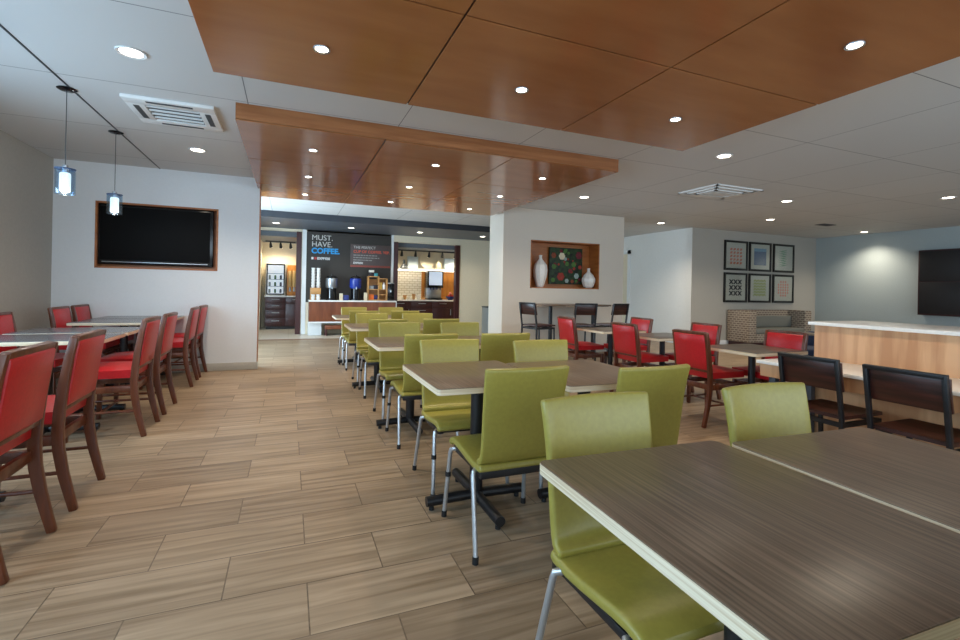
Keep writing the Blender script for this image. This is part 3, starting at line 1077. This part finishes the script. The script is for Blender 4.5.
def red(x, y, rz, lb, s):
    redn[0] += 1
    if redn[0] == 1:
        R0.location = (x, y, 0)
        R0.rotation_euler = (0, 0, rz)
        R0.scale = s
        R0['label'] = lb
        R0['group'] = 'red vinyl chairs with brown wood frames'
    else:
        dup(R0, (x, y, 0), rz, lb, 'red vinyl chairs with brown wood frames', s)


SLt = (1.06, 1.0, 1.03)
SRt = (.95, .95, .96)
onames = ['first and nearest, cut off', 'second, its back whole', 'third, just past a gap', 'fourth', 'fifth', 'sixth, by the television wall']
for y, nm in zip((2.665, 3.325, 4.645, 5.318, 6.58, 7.19), onames):
    red(-1.31, y, R(90) + random.uniform(-.02, .02), 'red chair on the aisle side of the left tables, ' + nm, SLt)
red(-2.10, 5.36, R(-90), 'red chair by the left wall at the left edge, facing the aisle', SLt)
red(-2.12, 6.62, R(-90), 'red chair by the left wall, left one of the pair near the television', SLt)
red(-2.12, 7.19, R(-90), 'red chair by the left wall, right one of the pair near the television', SLt)
red(3.76, 3.36, R(-90), 'red chair with its back to the green chairs, nearest of three in a line', SRt)
red(3.78, 4.33, R(-90) + .02, 'red chair with its back to the green chairs, middle of three in a line', SRt)
red(3.71, 5.42, R(-90) - .02, 'red chair with its back to the green chairs, farthest of three in a line', SRt)
red(4.30, 3.14, R(90), 'red chair facing left beside the pale bar counter end', SRt)
red(4.36, 4.15, R(90), 'red chair facing left half hidden behind the nearest backward red chair', SRt)
red(4.29, 5.17, R(90), 'red chair facing left between the middle and farthest backward red chairs', SRt)

TL = make_table('dining_table', .86, .60, .772, 'lam_red', ax=.34, ay=.26)
TL.location = (-1.745, 2.69, 0)
TL['label'] = 'grey topped table at the left edge behind the nearest red chair'
TL['group'] = 'grey topped tables among the red chairs on the left'
lg = TL['group']
for y, lb in ((3.305, 'grey topped table behind the second red chair from the left edge'),
              (4.67, 'grey topped table with thick white edge in the middle left group'),
              (5.325, 'grey topped table joined behind the middle left one'),
              (6.52, 'grey topped table with white edge in the far left group'),
              (7.148, 'grey topped table against the television wall')):
    dup(TL, (-1.745, y, 0), 0, lb, lg)
TR = make_table('dining_table', .68, .60, .716, 'lam_dark', ax=.25, ay=.25, cr=.031, ar=.0225)
TR.location = (4.02, 3.10, 0)
TR['label'] = 'brown topped table between the nearest right red chair and the bar counter'
TR['group'] = 'brown topped tables among the red chairs on the right'
dup(TR, (4.07, 4.29, 0), 0, 'brown topped table behind the middle backward red chair on the right', TR['group'])
dup(TR, (3.98, 5.13, 0), 0, 'brown topped table by the farthest backward red chair, before the stools', TR['group'])


# ================================================================== DARK WOOD CHAIRS AND STOOLS
def make_metal_chair(name, sh, bh, w, cat):
    t = thing(name, 'x', cat)
    d = .19
    rk = .06
    m = MB()
    for s in (-1, 1):
        x = s * (w / 2 - .012)
        m.ribbon([(-d - .035, 0, .024), (-d, sh * .6, .024), (-d, sh, .024), (-d - rk * .5, (sh + bh) / 2, .024), (-d - rk, bh, .024)], x - .012, x + .012, 0, .002)
    m.ribbon([(-d - rk - .0, bh - .022, .026), (-d - rk - .003, bh, .026)], -w / 2 + .012, w / 2 - .012, 0, .002)
    m.build('back_frame', 'black', t)
    for s in (-1, 1):
        x = s * (w / 2 - .012)
        MB().ribbon([(d + .02, 0, .024), (d, sh - .03, .024)], x - .012, x + .012, 0, .002).build('front_leg', 'black', t)
    m = MB()
    for s in (-1, 1):
        x = s * (w / 2 - .012)
        m.box(x - .012, -d, sh - .05, x + .012, d, sh - .022)
    m.box(-w / 2, -d - .01, sh - .05, w / 2, -d + .012, sh - .022).box(-w / 2, d - .012, sh - .05, w / 2, d + .01, sh - .022)
    m.build('seat_frame', 'black', t)
    for s in (-1, 1):
        x = s * (w / 2 - .012)
        MB().box(x - .010, -d - .01, sh * .32, x + .010, d + .01, sh * .32 + .02).build('stretcher', 'black', t, smooth=False)
    MB().box(-w / 2 + .012, d - .0, sh * .32, w / 2 - .012, d + .02, sh * .32 + .02).build('foot_rail', 'black', t, smooth=False)
    n = 8
    rows = []
    for i in range(n + 1):
        v = i / n
        rows.append([((-1 + 2 * k / n) * w * .49, -.185 + .40 * v, sh - .002 - .014 * math.sin(PI * v) * (1 - (-1 + 2 * k / n) ** 2)) for k in range(n + 1)])
    MB().shell(rows, -.022).build('seat', 'darkwood', t)
    bz0 = bh - .20
    yb = lambda z: -d - rk * (z - sh) / (bh - sh)
    MB().ribbon([(yb(bz0) + .02, bz0, .018), (yb((bz0 + bh) / 2) + .014, (bz0 + bh) / 2, .018), (yb(bh - .02) + .018, bh - .02, .018)], -w / 2 - .004, w / 2 + .004, 0, .003).build('backrest', 'darkwood', t)
    return t


D0 = make_metal_chair('metal_frame_chair', .45, .825, .385, 'chair')
D0.location = (3.39, 2.03, 0)
D0.rotation_euler = (0, 0, R(-90))
D0['label'] = 'dark wood and black metal chair at the bar, the left one, whole seat visible'
D0['group'] = 'dark wood chairs at the low bar counter'
dup(D0, (3.37, 1.50, 0), R(-91), 'dark wood and black metal chair at the bar, the right one, nearer the foreground', D0['group'])
S0 = make_metal_chair('counter_stool', .62, 1.01, .40, 'stool')
S0.location = (3.90, 6.96, 0)
S0.rotation_euler = (0, 0, R(-78))
S0['label'] = 'black tall stool turned sideways at the left end of the high table under the niche'
S0['group'] = 'black stools at the high table under the niche'
dup(S0, (4.70, 6.90, 0), R(-10), 'black tall stool in the middle with its back to the camera under the niche', S0['group'])
dup(S0, (5.33, 6.90, 0), R(12), 'black tall stool at the right end of the high table near the corridor', S0['group'])

# high table under the niche
t = thing('high_table', 'narrow high table on two black pedestals under the niche', 'table', (4.86, 7.50, 0))
MB().prism(rrect(0, 0, 1.5, .56, .015), .94, .968, .002).build('tabletop', 'lam', t)
for x in (-.40, .54):
    c = MB().tube([(x, 0, .02), (x, 0, .93)], .035, 18).build('column', 'black', t)
    MB().lathe([(.19, 0), (.19, .012), (.05, .03)], (x, 0, 0), 32).build('base_disc', 'black', c)
    MB().box(x - .2, -.2, .93, x + .2, .2, .94).build('top_plate', 'black', c)

# ================================================================== BAR
t = thing('bar_counter', 'two level maple bar with bright white edges at the right', 'bar', (3.9, 1.0, 0))
BX, YE, YS = 3.89 - 3.9, 2.46 - 1.0, -2.2 - 1.0
MB().box(BX, YS, 0, BX + .62, YE, .985, .002).build('body', 'maple', t)
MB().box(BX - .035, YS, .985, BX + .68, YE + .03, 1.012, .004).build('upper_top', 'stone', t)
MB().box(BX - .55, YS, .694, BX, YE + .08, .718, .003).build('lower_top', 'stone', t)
MB().box(BX - .53, YS, .60, BX - .50, YE + .06, .694, .002).box(BX - .50, YE + .03, .60, BX, YE + .06, .694, .002).build('apron', 'maple', t)
for (x, y) in ((BX - .47, YE - .01), (BX - .04, YE - .0), (BX - .47, YE - 2.2)):
    MB().box(x - .025, y - .025, 0, x + .025, y + .025, .694, .003).build('leg', colmat('leg_grey', 72, 76, 84), t)

# ================================================================== SETTEE, SIDE TABLE, NAVY CHAIR
t = thing('high_back_settee', 'brick patterned high back settee below the framed pictures', 'settee', (10.86, 7.93, 0))
H = .84
w = 1.08
MB().box(-w, -.31, .10, -w + .24, .29, H, .02).build('arm', 'weave', t)
MB().box(w - .24, -.31, .10, w, .29, H, .02).build('arm', 'weave', t)
MB().box(-w + .24, .12, .10, w - .24, .29, H, .02).build('back', 'weave', t)
MB().box(-w + .25, -.30, .10, w - .25, .11, .30, .01).build('seat_base', 'weave', t)
MB().box(-w + .25, -.31, .30, w - .25, .04, .42, .03, 3).build('seat_cushion', 'greycush', t)
MB().box(-w + .25, .01, .42, w - .25, .12, .70, .03, 3).build('back_cushion', 'greycush', t)
MB().box(-w + .05, -.27, 0, w - .05, .27, .10).build('plinth', 'espresso', t)
t = thing('side_table', 'small round dark side table at the end of the bar in front of the settee', 'table', (6.75, 4.45, 0))
MB().lathe([(.20, .665), (.21, .672), (.21, .682), (.20, .688)], n=36).build('tabletop', 'lam', t)
MB().tube([(0, 0, .02), (0, 0, .667)], .025, 16).build('column', 'black', t)
MB().lathe([(.17, 0), (.17, .012), (.03, .03)], n=32).build('base_disc', 'black', t)
t = thing('navy_lounge_chair', 'navy upholstered chair half hidden behind the bar end', 'chair', (7.35, 4.55, 0), R(100))
MB().box(-.3, -.28, .28, .3, .30, .44, .04, 3).build('seat', 'navy', t)
MB().box(-.3, -.34, .28, .3, -.22, .66, .04, 3).build('backrest', 'navy', t)
for sx in (-1, 1):
    for sy in (-1, 1):
        MB().tube([(sx * .25, sy * .24, .29), (sx * .27, sy * .27, 0)], [.02, .013], 10).build('leg', 'black', t)

# ================================================================== COFFEE BAR
t = thing('coffee_counter', 'wall mounted walnut coffee counter with white top under the charcoal wall', 'counter', (1.5, 12.24, 0))
MB().box(-1.06, -.26, .83, 1.06, .24, .865, .003).build('worktop', 'stone', t)
MB().box(-1.05, -.245, .345, 1.05, -.22, .83).build('front_panel', 'walnut', t, smooth=False)
MB().box(-1.05, -.22, .31, 1.05, .24, .345).box(-1.055, -.255, .31, 1.055, -.22, .345).build('bottom_shelf', 'stone', t, smooth=False)
MB().box(1.05, -.25, .31, 1.07, .24, .865).build('end_panel', 'whitepaint', t, smooth=False)
MB().box(-1.05, -.22, .345, -1.03, .24, .83).build('end_panel', 'walnut', t, smooth=False)
MB().box(-1.06, -.1, 0, -.75, .24, .31).build('support_block', 'whitepaint', t, smooth=False)
MB().box(.75, -.1, 0, 1.06, .24, .31).build('support_block', 'whitepaint', t, smooth=False)
t = thing('low_bench', 'low dark brown bench under the coffee counter', 'bench', (1.27, 12.10, 0))
MB().box(-.45, -.15, .16, .45, .15, .25, .004).build('seat', 'walnut', t)
for sx in (-1, 1):
    MB().box(sx * .42 - .025, -.14, 0, sx * .42 + .025, .14, .16, .003).build('leg', 'espresso', t)
CT = .865
# cup rack with stacks of paper cups
t = thing('cup_stand', 'light wood cup stand at the left end of the coffee counter', 'cup stand', (.60, 12.22, CT))
MB().box(-.12, -.11, .15, .12, .11, .30, .004).box(-.12, .08, 0, .12, .11, .15, .004).build('shelf_box', 'tan', t)


def cup(x, y, z, lb, tall=.30):
    m = MB()
    prof = []
    k = 0
    zz = 0
    while zz < tall:
        prof += [(.036, zz), (.046, zz + .055), (.049, zz + .058), (.049, zz + .066), (.044, zz + .068)]
        zz += .07
    m.lathe(prof, n=18)
    tag(m.build('paper_cup_stack', 'white', loc=(x, y, z)), lb, 'cups', 'white paper cups on the coffee counter')


cup(.545, 12.20, CT + .30, 'white paper cup stack on the wood stand, left one', .44)
cup(.665, 12.20, CT + .30, 'white paper cup stack on the wood stand, right one', .44)
cup(.545, 12.16, CT, 'white paper cup under the wood stand, left one', .13)
cup(.665, 12.16, CT, 'white paper cup under the wood stand, right one', .13)


def urn(x, lb, band):
    t = thing('coffee_urn', lb, 'coffee urn', (x, 12.22, CT), 0, 'coffee urns on the counter')
    MB().lathe([(.135, 0), (.135, .03), (.11, .035)], n=32).build('base', 'bezel', t)
    MB().lathe([(.105, .035), (.11, .30)], n=32).build('stand', 'bezel', t)
    MB().lathe([(.13, .30), (.145, .34), (.145, .53), (.13, .55)], n=32).build('tank', band, t)
    MB().lathe([(.125, .55), (.12, .585), (.07, .61), (.025, .615), (.025, .64), (.012, .645)], n=32).build('lid', 'bezel', t)
    MB().tube([(0, -.11, .33), (0, -.17, .33), (0, -.175, .28)], .014, 10).build('tap', 'steel', t)
    MB().tube([(-.05, -.115, .05), (-.05, -.115, .29)], .012, 10).build('sight_glass', 'steel', t)


urn(.98, 'coffee urn with silver tank, left of the blue one', 'steel')
urn(1.56, 'coffee urn with blue tank, right of the silver one', colmat('blue_tank', 34, 58, 150, .25))
tag(MB().box(-.04, -.04, 0, .04, .04, .17, .005).build('sugar_box', colmat('cream_box', 222, 206, 176), loc=(1.20, 12.12, CT)), 'small cream box beside the silver urn', 'box')
tag(MB().box(-.06, -.04, 0, .06, .04, .13, .005).build('napkin_box', colmat('blue_box', 40, 54, 120), loc=(1.32, 12.12, CT)), 'small dark blue box between the two urns', 'box')
tag(MB().box(-.04, -.04, 0, .04, .04, .20, .005).build('stirrer_box', colmat('cream_box', 222, 206, 176), loc=(1.80, 12.12, CT)), 'cream upright box right of the blue urn', 'box')
# wooden condiment shelf
t = thing('condiment_shelf', 'light wood condiment shelf with two bays on the coffee counter', 'shelf', (2.05, 12.24, CT))
m = MB()
for x in (-.18, .08, .29):
    m.box(x - .012, -.12, 0, x + .012, .12, .62 if x < .2 else .56, .003)
for z in (0, .27):
    m.box(-.19, -.12, z, .30, .12, z + .022, .003)
m.box(-.19, -.12, .60, .09, .12, .622, .003).box(.08, -.12, .55, .30, .12, .572, .003).box(.08, -.12, .14, .30, .12, .16, .003)
m.box(-.19, .10, 0, .30, .12, .55, .002)
m.build('carcass', 'tan', t)
its = [(-.10, .62, .12, .10, 'dark_box', 40, 34, 44, 'dark box on top of the condiment shelf'), (.01, .62, .09, .08, 'teal_box', 60, 150, 160, 'teal box on top of the condiment shelf'),
       (-.10, .72, .12, .06, 'white_box', 224, 220, 210, 'white box on the dark one above the condiment shelf'),
       (-.10, .295, .11, .08, 'grey_box', 150, 160, 164, 'grey box in the upper left shelf bay'), (.01, .295, .11, .10, 'dark_box', 0, 0, 0, 'dark box in the upper left shelf bay'),
       (-.10, .025, .13, .13, 'orange_box', 224, 110, 40, 'orange box in the lower left shelf bay'), (.015, .025, .09, .11, 'navy_box', 40, 40, 90, 'navy box in the lower left shelf bay'),
       (.13, .295, .07, .17, 'yellow_bottle', 226, 190, 90, 'yellow carton in the upper right shelf bay')]
for (x, z, w, h, nm, r, g, b, lb) in its:
    tag(MB().box(-w / 2, -.06, 0, w / 2, .06, h, .004).build('carton', colmat(nm, r, g, b), loc=(2.05 + x, 12.22, CT + z)), lb, 'carton')
tag(MB().lathe([(.04, 0), (.042, .10), (.02, .14), (.02, .17), (.01, .175)], n=18).build('syrup_bottle', 'white', loc=(2.05 + .225, 12.20, CT + .292)), 'white bottle in the upper right shelf bay', 'bottle')
t = thing('hot_water_dispenser', 'black upright dispenser at the right end of the coffee counter', 'dispenser', (2.44, 12.24, CT))
MB().box(-.085, -.12, 0, .085, .12, .46, .01).build('body', 'bezel', t)
MB().lathe([(.02, 0), (.024, .05), (.012, .06)], (0, -.13, .22), 14).build('spout', 'steel', t)
MB().box(-.085, -.125, .44, .085, .10, .465, .004).build('top_trim', 'steel', t)

# ---------------------------------------------------------------- left kitchen view
t = thing('storage_cabinet', 'dark cabinet with drawers and white top in the left kitchen opening', 'cabinet', (-.07, 14.28, 0))
MB().box(-.53, -.28, .08, .56, .30, .885).build('body', 'espresso', t, smooth=False)
MB().box(-.50, -.22, 0, .53, .28, .08).build('plinth', 'black', t, smooth=False)
MB().box(-.56, -.31, .885, .58, .30, .92, .003).build('worktop', 'stone', t)
for z, h in ((.70, .17), (.53, .16), (.31, .20), (.09, .20)):
    d = MB().box(-.52, -.295, z, -.02, -.28, z + h, .002).build('drawer', 'espresso', t)
    MB().tube([(-.36, -.315, z + h * .72), (-.17, -.315, z + h * .72)], .008, 8).build('handle', 'steel', d)
d = MB().box(-.01, -.295, .70, .55, -.28, .87, .002).build('drawer', 'espresso', t)
MB().tube([(.16, -.315, .82), (.36, -.315, .82)], .008, 8).build('handle', 'steel', d)
d = MB().box(-.01, -.295, .09, .55, -.28, .69, .002).build('door', 'espresso', t)
MB().tube([(.50, -.315, .45), (.50, -.315, .64)], .008, 8).build('handle', 'steel', d)
t = thing('glass_door_cooler', 'countertop drinks cooler with lit glass door in the left kitchen', 'cooler', (-.35, 14.34, .92))
MB().box(-.25, -.19, 0, .25, .24, .90, .01).build('cabinet', 'white', t)
MB().box(-.235, -.205, .02, .235, -.19, .88, .004).build('door_frame', 'bezel', t)
MB().box(-.20, -.208, .06, .20, -.2055, .84).build('lit_interior', 'ledwhite', t, smooth=False)
for z in (.25, .44, .60):
    MB().box(-.20, -.212, z, .20, -.2085, z + .014).build('shelf', 'grille', t, smooth=False)
for k in range(9):
    c = (('can_grey', 120, 130, 130), ('can_green', 90, 120, 90), ('can_dark', 60, 64, 76))[k % 3]
    z = (.075, .264, .454)[k // 3]
    MB().lathe([(.026, 0), (.028, .02), (.028, .09), (.02, .11)], (-.15 + (k % 3) * .14, -.235, z), 12).build('drink_can', colmat(*c), t)
t = thing('cereal_dispenser', 'amber wood cereal dispenser right of the drinks cooler', 'dispenser', (.10, 14.38, .92))
MB().box(-.16, -.12, 0, .18, .18, .86, .006).build('cabinet', 'gold', t)
for x in (-.08, .03, .13):
    MB().lathe([(.045, .25), (.05, .28), (.05, .68), (.04, .70)], (x, -.13, 0), 16).build('hopper', colmat('cereal', 206, 170, 110), t)
    MB().lathe([(.03, .12), (.02, .24)], (x, -.14, 0), 12).build('spout', 'steel', t)
# ---------------------------------------------------------------- right kitchen view
t = thing('serving_cabinet', 'dark drawer cabinet with white top in the right kitchen opening', 'cabinet', (3.75, 13.52, 0))
MB().box(-1.14, -.30, .08, 1.40, .36, .83).build('body', 'espresso', t, smooth=False)
MB().box(-1.14, -.25, 0, 1.40, .36, .08).build('plinth', 'black', t, smooth=False)
MB().box(-1.15, -.34, .83, 1.42, .375, .862, .003).build('worktop', 'stone', t)
for k in range(4):
    x = -1.12 + k * .63
    d = MB().box(x, -.315, .64, x + .61, -.30, .815, .002).build('drawer', 'espresso', t)
    MB().tube([(x + .2, -.335, .76), (x + .42, -.335, .76)], .008, 8).build('handle', 'steel', d)
    if k % 2 == 0:
        d = MB().box(x, -.315, .09, x + .61, -.30, .63, .002).build('door', 'espresso', t)
        MB().tube([(x + .55, -.335, .42), (x + .55, -.335, .60)], .008, 8).build('handle', 'steel', d)
    else:
        for z in (.36, .09):
            d = MB().box(x, -.315, z, x + .61, -.30, z + .265, .002).build('drawer', 'espresso', t)
            MB().tube([(x + .2, -.335, z + .20), (x + .42, -.335, z + .20)], .008, 8).build('handle', 'steel', d)
struct('trim_13', MB().box(2.58, 13.885, .87, 3.72, 13.9, 1.72), brick_mat('slanted_white_tile', srgb(240, 236, 224), srgb(236, 230, 214), srgb(196, 184, 160), .16, .07, .008, rough=.3, axes='xzy'), smooth=False)
struct('trim_14', MB().box(3.72, 13.88, .87, 5.2, 13.9, 1.72), 'gold', smooth=False)
t = tag(MB().box(2.57, 13.62, 1.74, 5.19, 13.9, 1.79, .004).build('wall_shelf', 'stone'), 'long white shelf across the right kitchen wall', 'shelf')
MB().box(-1.28, -.12, -.075, 1.28, -.09, -.05).build('shelf_light', 'strip', t, loc=(3.88, 13.76, 1.79), smooth=False)
area('shelf_lamp', (3.88, 13.70, 1.70), (0, 0, 0), 2.4, .04, 5, (1, .88, .68))
# things on that shelf
t = thing('metal_funnel_ornament', 'dark spreading metal ornament at the left end of the kitchen shelf', 'ornament', (3.13, 13.70, 1.79))
MB().lathe([(.125, 0), (.115, .02), (.06, .09), (.035, .12)], n=24).build('flared_base', 'grille', t)
MB().lathe([(.03, .12), (.04, .15), (.035, .22), (.015, .25)], n=18).build('stem', 'grille', t)
t = tag(MB().box(-.16, -.05, 0, .16, .05, .36, .01).build('pale_blue_box', colmat('pale_blue', 206, 220, 226), loc=(3.42, 13.82, 1.79)), 'pale blue box behind the dark ornament on the kitchen shelf', 'box')
m = MB()
mtx = Matrix.Rotation(R(80), 4, 'X')
m.lathe([(.20, 0), (.23, .015), (.23, .03), (.05, .02)], n=36)
for v in m.bm.verts:
    v.co = mtx @ v.co
    v.co.z += .235
t = tag(m.build('display_plate', colmat('plate_cream', 226, 214, 184), loc=(3.86, 13.80, 1.79)), 'round cream plate standing on the kitchen shelf', 'plate')
t = tag(MB().box(-.28, -.07, 0, .28, .07, .34, .01).build('white_blue_box', colmat('white_blue', 214, 226, 230), loc=(4.68, 13.77, 1.79)), 'wide white blue box at the right end of the kitchen shelf', 'box')
t = tag(MB().lathe([(.07, 0), (.09, .04), (.09, .20), (.05, .26), (.05, .28)], n=20).build('cream_jar', colmat('jar_cream', 232, 220, 186), loc=(4.22, 13.78, 1.79)), 'cream jar between plate and wide box on the kitchen shelf', 'jar')
# juice machine
t = thing('juice_machine', 'black juice machine with pale blue lit front in the right kitchen', 'drinks machine', (4.03, 13.55, .862))
MB().box(-.23, -.12, .0, .23, .24, .05, .005).build('drip_tray', 'bezel', t)
MB().box(-.23, .02, .05, .23, .24, .40, .005).build('back_column', 'steel', t)
MB().box(-.24, -.14, .36, .24, .24, .86, .012).build('head', 'bezel', t)
MB().box(-.20, -.146, .44, .20, -.139, .83, .003).build('lit_front', 'ledscreen', t)
for k in range(4):
    MB().tube([(-.15 + .1 * k, -.12, .36), (-.15 + .1 * k, -.12, .30)], .016, 10).build('nozzle', colmat('nozzle_blue', 30, 40, 110), t)
# platters and fruit
t = thing('fruit_bowl', 'dark blue bowl right of the juice machine', 'bowl', (4.50, 13.42, .862))
MB().lathe([(.06, 0), (.07, .01), (.14, .09), (.15, .11), (.135, .11), (.06, .03)], n=28).build('bowl_body', colmat('bowl_blue', 30, 40, 96), t)
for k, (x, y, z, r, nm, a, b, c) in enumerate(((-.055, -.03, .125, .044, 'fruit_red', 190, 40, 40), (.048, -.035, .125, .044, 'fruit_red', 0, 0, 0), (0, .058, .13, .044, 'fruit_red', 0, 0, 0), (0, -.0, .198, .044, 'fruit_pink', 216, 130, 120))):
    m = MB()
    m.lathe([(.01, -r), (r * .7, -r * .7), (r, 0), (r * .7, r * .7), (.01, r * .85)], n=16)
    tag(m.build('apple', colmat(nm, a, b, c), loc=(4.50 + x, 13.42 + y, .862 + z)), ('red apple at the left of the blue bowl', 'red apple at the front of the blue bowl', 'red apple at the back of the blue bowl', 'pink apple on top of the blue bowl')[k], 'apple')
t = tag(MB().lathe([(.05, 0), (.10, .06), (.13, .10), (.10, .18), (.03, .22)], n=9).build('yellow_bag', colmat('bag_yellow', 232, 204, 110), loc=(4.83, 13.45, .862)), 'yellow bag at the right end of the kitchen counter', 'bag')
pl = [(2.98, .075, .08), (3.125, .06, .13), (3.26, .065, .10), (3.39, .055, .17), (3.53, .075, .14), (3.68, .06, .06)]
pn = ['far left', 'second from the left', 'third from the left', 'tallest, fourth from the left', 'fifth from the left', 'nearest the juice machine']
for (x, r, h), nm in zip(pl, pn):
    tag(MB().lathe([(r * .5, 0), (r * .55, .01), (r * .8, h * .5), (r, h), (r * .9, h), (r * .5, .02)], n=24).build('serving_bowl', 'ceramic' if r > .062 else 'tan', loc=(x, 13.48, .862)),
        'serving bowl on the kitchen counter below the slanted tiles, ' + nm, 'bowl', 'serving bowls before the slanted tiles')


# ---------------------------------------------------------------- track lights
def track(name, label, x0, x1, n, y, z, aim, watts=24):
    t = thing(name, label, 'track light', ((x0 + x1) / 2, y, z))
    h = (x1 - x0) / 2
    MB().box(-h, -.018, -.03, h, .018, 0).build('rail', 'black', t, smooth=False)
    for k in range(n):
        x = -h + (k + .5) * 2 * h / n
        MB().tube([(x, 0, -.03), (x, 0, -.08), (x + .01, .06, -.17)], [.018, .03, .042], 14).build('lamp_head', 'black', t)
        MB().lathe([(.03, 0), (.028, -.003)], (x + .012, .067, -.182), 14).build('lamp_glow', 'lamp', t)
        s = spot('lamp_light', ((x0 + x1) / 2 + x, y + .06, z - .20), watts, (1, .88, .66), 150)
        s.rotation_euler = (aim, 0, 0)


track('track_light_rail', 'black track light rail with three heads in the left kitchen', -.62, .14, 3, 14.05, 2.42, R(8))
track('track_light_rail', 'black track light rail with five heads in the right kitchen', 2.80, 4.85, 5, 13.45, 2.31, R(-4), 20)

# grey bin beside the partition
t = thing('waste_bin_cabinet', 'grey waste bin cabinet at the left side of the white partition edge', 'bin', (5.10, 11.6, 0))
MB().box(-.22, -.22, 0, .22, .22, .72, .008).build('body', 'bin', t)
MB().box(-.23, -.23, .72, .23, .23, .75, .006).build('lid', 'grille', t)
MB().box(-.16, -.226, .54, .16, -.218, .64, .004).build('flap', 'grille', t)
